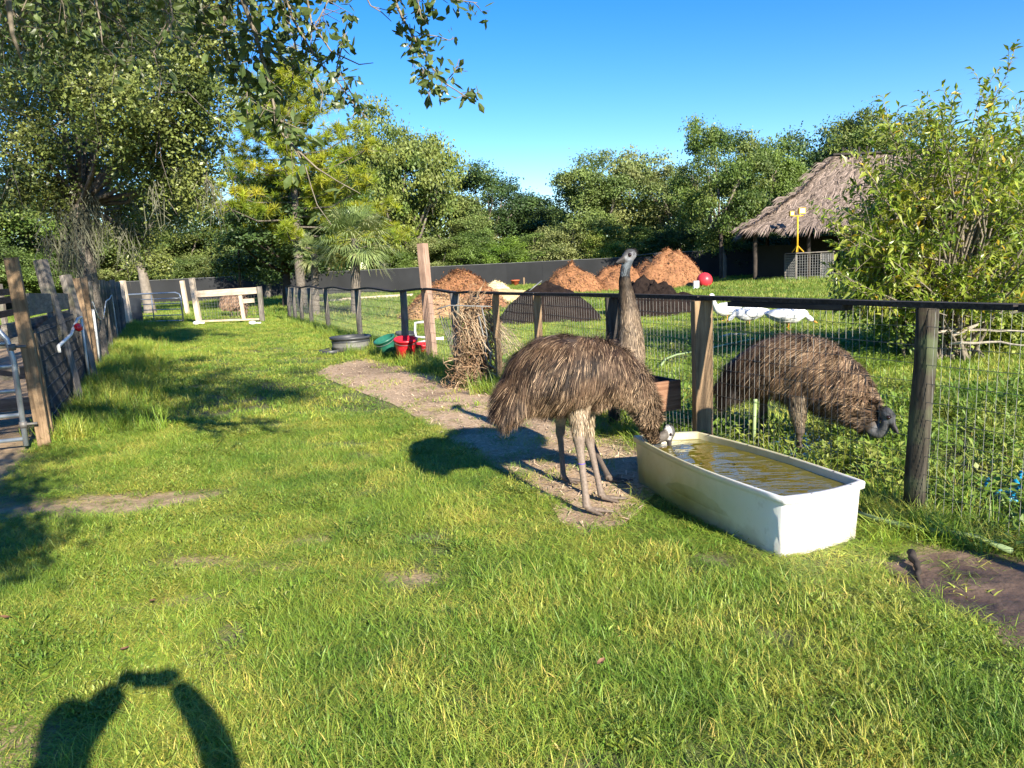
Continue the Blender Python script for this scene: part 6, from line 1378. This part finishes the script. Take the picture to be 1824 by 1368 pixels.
eyes(bo3, hc3, hf3, hu3, 1.17, .013); bristles(bo3, hc3, hf3, hu3, 1.17, 700, 3)
fl3 = lambda s: np.interp(s, [0, .1, .3, .55, .7, .8, .88, 1], [.25, .25, .20, .16, .14, .09, .045, .02])
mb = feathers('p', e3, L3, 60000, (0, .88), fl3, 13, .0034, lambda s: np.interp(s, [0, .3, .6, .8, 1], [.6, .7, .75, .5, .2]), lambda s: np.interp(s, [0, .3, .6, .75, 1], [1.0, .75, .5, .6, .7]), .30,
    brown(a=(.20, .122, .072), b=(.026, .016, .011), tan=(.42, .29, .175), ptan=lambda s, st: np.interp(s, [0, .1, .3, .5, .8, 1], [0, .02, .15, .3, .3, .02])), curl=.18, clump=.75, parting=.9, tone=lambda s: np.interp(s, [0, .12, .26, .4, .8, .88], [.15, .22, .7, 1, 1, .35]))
# the tail half of this bird is blackish
put('plumage', mb, M['feather'], e3)
put('thigh_feathers', thighfeathers(e3, D(1420, 712, 5.75), D(1424, 762, 5.75), 1800, 15, .085, .45), M['feather'], e3)
# --- far emu behind the wire panel
c = D(420, 560, 31.5); e4 = empty('emu', (c.x, c.y, 0), 'small distant brown emu grazing behind the wire panel', 'emu', 'emus'); s4 = 31.5 / F
K4 = px2([(398, 545, 31.5, 3, 4), (404, 538, 31.5, 11, 11), (414, 536, 31.5, 14, 14), (425, 537, 31.5, 12, 13), (433, 546, 31.5, 5, 6), (435, 558, 31.5, 3, 3), (437, 568, 31.5, 2.5, 2.5)])
body = MB(); L4 = loftm(body, K4, 40, (0, -1, 0), (.10, .07, .05), 16)
for px in (411, 422):
    q = D(px, 545, 31.5); loftm(body, [(q.x, q.y, q.z, .09, .09), (q.x, q.y, .5, .035, .03), (q.x, q.y, .03, .025, .025), (q.x + .02, q.y - .05, .0, .03, .03)], 10, (0, 1, .1), LEG, 8)
fuse(body, 'body', M['skin'], e4, .02, 1)
put('plumage', feathers('p', e4, L4, 2600, (0, .8), .22, 17, .022, .8, .6, .2, brown(a=(.34, .22, .15), b=(.15, .09, .06)), seg=3), M['feather'], e4)

# --- white ducks
def duck(px, py, dep, face, up_neck, label, s=1.0):
    c = D(px, py, dep); z0 = 0; e = empty('duck', (c.x, c.y, 0), label, 'duck', 'white ducks'); f = np.array([face, -.2, 0]); f = f / np.linalg.norm(f); b = MB(); W_ = np.array([.72, .72, .70])
    def q(x, z, rv, rl): return (c.x + f[0]*x*s, c.y + f[1]*x*s, z*s, rv*s, rl*s)
    nk = [q(.22, .26, .06, .055), q(.27, .34 if up_neck else .24, .04, .035), q(.29, .44 if up_neck else .20, .033, .03), q(.33, .48 if up_neck else .16, .042, .036), q(.39, .47 if up_neck else .12, .018, .02), q(.44, .455 if up_neck else .09, .008, .018)]
    loftm(b, [q(-.34, .27, .012, .04), q(-.24, .24, .07, .09), q(-.08, .22, .12, .135), q(.08, .21, .12, .13), q(.18, .23, .09, .09)] + nk, 50, (-f[1], f[0], 0), lambda u, s_: np.where((u > .9)[:, None], np.array([.7, .3, .05]), W_), 16)
    for sg in (-1, 1):
        p = np.array([c.x + f[0]*.02, c.y + f[1]*.02, 0]) + np.array([-f[1], f[0], 0]) * sg * .05 * s; loftm(b, [(*(p + (0, 0, .14*s)), .018, .018), (*(p + (0, 0, .04)), .010, .010), (*(p + (0, 0, .01)), .012, .012), (*(p + f * .06 + (0, 0, .006)), .006, .02)], 8, (-f[1], f[0], .05), (.7, .3, .05), 8)
    fuse(b, 'body', vm_white, e, .012, 2)
    for sg in (-1, 1):
        mb = MB(); loftm(mb, [q(.12, .25, .03, .012), q(.02, .24, .085, .02), q(-.15, .25, .07, .02), q(-.32, .27, .01, .006)], 14, (-f[1], f[0], 0), (.74, .74, .73), 10); mb.v[-1] += np.array([-f[1], f[0], 0]) * sg * .125 * s; put('wing', mb, M['white'], e, smooth=True)
vm_white = vmat('duck_feather', .7, .2, 12, .08)
duck(1293, 560, 18.5, -.4, True, 'white duck standing with its head raised, left of the three', 1.35)
duck(1334, 565, 16.8, -1, False, 'white duck walking with lowered head, middle of the three', 1.3)
duck(1402, 570, 15.6, .9, False, 'white duck bent low among weeds, right of the three', 1.35)

# ------------------------------------------------------------ the photographer, whose shadow falls on the lawn
ph = empty('person', (-.22, -.42, 0), 'person in dark clothes holding up a phone to take the photograph', 'person')
def skin(name, joints, edges, radii, mat, parent, root=0, lv=2):
    me = bpy.data.meshes.new(name); off = ORG[parent.name]; me.from_pydata([tuple(np.array(j) - off) for j in joints], edges, []); o = link(name, me, parent)
    md = o.modifiers.new('skin', 'SKIN'); sv = me.skin_vertices[0].data
    for i, r_ in enumerate(radii): sv[i].radius = (r_, r_) if np.isscalar(r_) else r_; sv[i].use_root = (i == root)
    s = o.modifiers.new('sub', 'SUBSURF'); s.levels = s.render_levels = lv; me.materials.append(mat); return o
bx_, by_ = -.10, -.46
J = [(bx_, by_, .88), (bx_, by_, 1.04), (bx_, by_, 1.20), (bx_, by_ + .02, 1.31), (bx_ + .16, by_, 1.28), (.33, -.27, 1.24), (.235, -.13, 1.41), (.10, -.05, 1.53), (bx_ - .17, by_, 1.27), (-.32, -.32, 1.22), (-.20, -.14, 1.43), (-.10, -.05, 1.53),
     (bx_ + .09, by_, .88), (bx_ + .10, by_ + .01, .48), (bx_ + .10, by_ - .02, .09), (bx_ - .09, by_, .88), (bx_ - .10, by_ + .01, .48), (bx_ - .11, by_ - .02, .09), (bx_, by_ + .03, 1.40), (bx_ - .01, by_ + .07, 1.51), (bx_ - .01, by_ + .06, 1.58), (bx_ + .11, by_ + .14, .05), (bx_ - .12, by_ + .14, .05)]
Ed = [(0,1),(1,2),(2,3),(3,4),(4,5),(5,6),(6,7),(3,8),(8,9),(9,10),(10,11),(0,12),(12,13),(13,14),(0,15),(15,16),(16,17),(3,18),(18,19),(19,20),(14,21),(17,22)]
Rd = [(.16,.11),(.15,.10),(.17,.11),.06,.085,.070,.060,.046,.10,.085,.075,.052,.10,.065,.045,.10,.065,.045,.055,.088,.08,.04,.04]
skin('body', J, Ed, Rd, M['cloth'], ph)
for sg in (-1, 1):
    hb = np.array([sg * .098, -.045, 1.525])
    skin('hand', [hb, hb + (-sg*.010, .004, .035), hb + (-sg*.008, .008, .055)], [(0, 1), (1, 2)], [.036, .036, .026], M['bare'], ph)
    for k in range(4):
        q = hb + (-sg * .002, .006, .006 + k * .014); skin('finger', [q, q + (-sg*.006, -.002 + 0, .008), q + (-sg*.026, -.006, .012), q + (-sg*.040, -.008, .012)], [(0, 1), (1, 2), (2, 3)], [.010, .009, .008, .007], M['bare'], ph, lv=1)
    q = hb + (-sg*.01, -.02, .02); skin('thumb', [q, q + (-sg*.018, -.008, .02), q + (-sg*.034, -.006, .032)], [(0, 1), (1, 2)], [.012, .010, .009], M['bare'], ph, lv=1)
mb = MB(); hx = (bx_ - .01, by_ + .065, 1.565); mb.lathe([(math.sin(a) * .098, -math.cos(a) * .115) for a in np.linspace(.9, math.pi, 14)], 20, (hx[0], hx[1] - .02, hx[2])); put('hair', mb, M['barkdark'], ph, smooth=True)
mb = MB(); mb.box((0, -.030, EYE - .015), (.150, .009, .074)); put('phone', mb, M['blackp'], None, origin=(0, -.03, EYE), label='dark phone held level in both hands by the photographer')['category'] = 'phone'
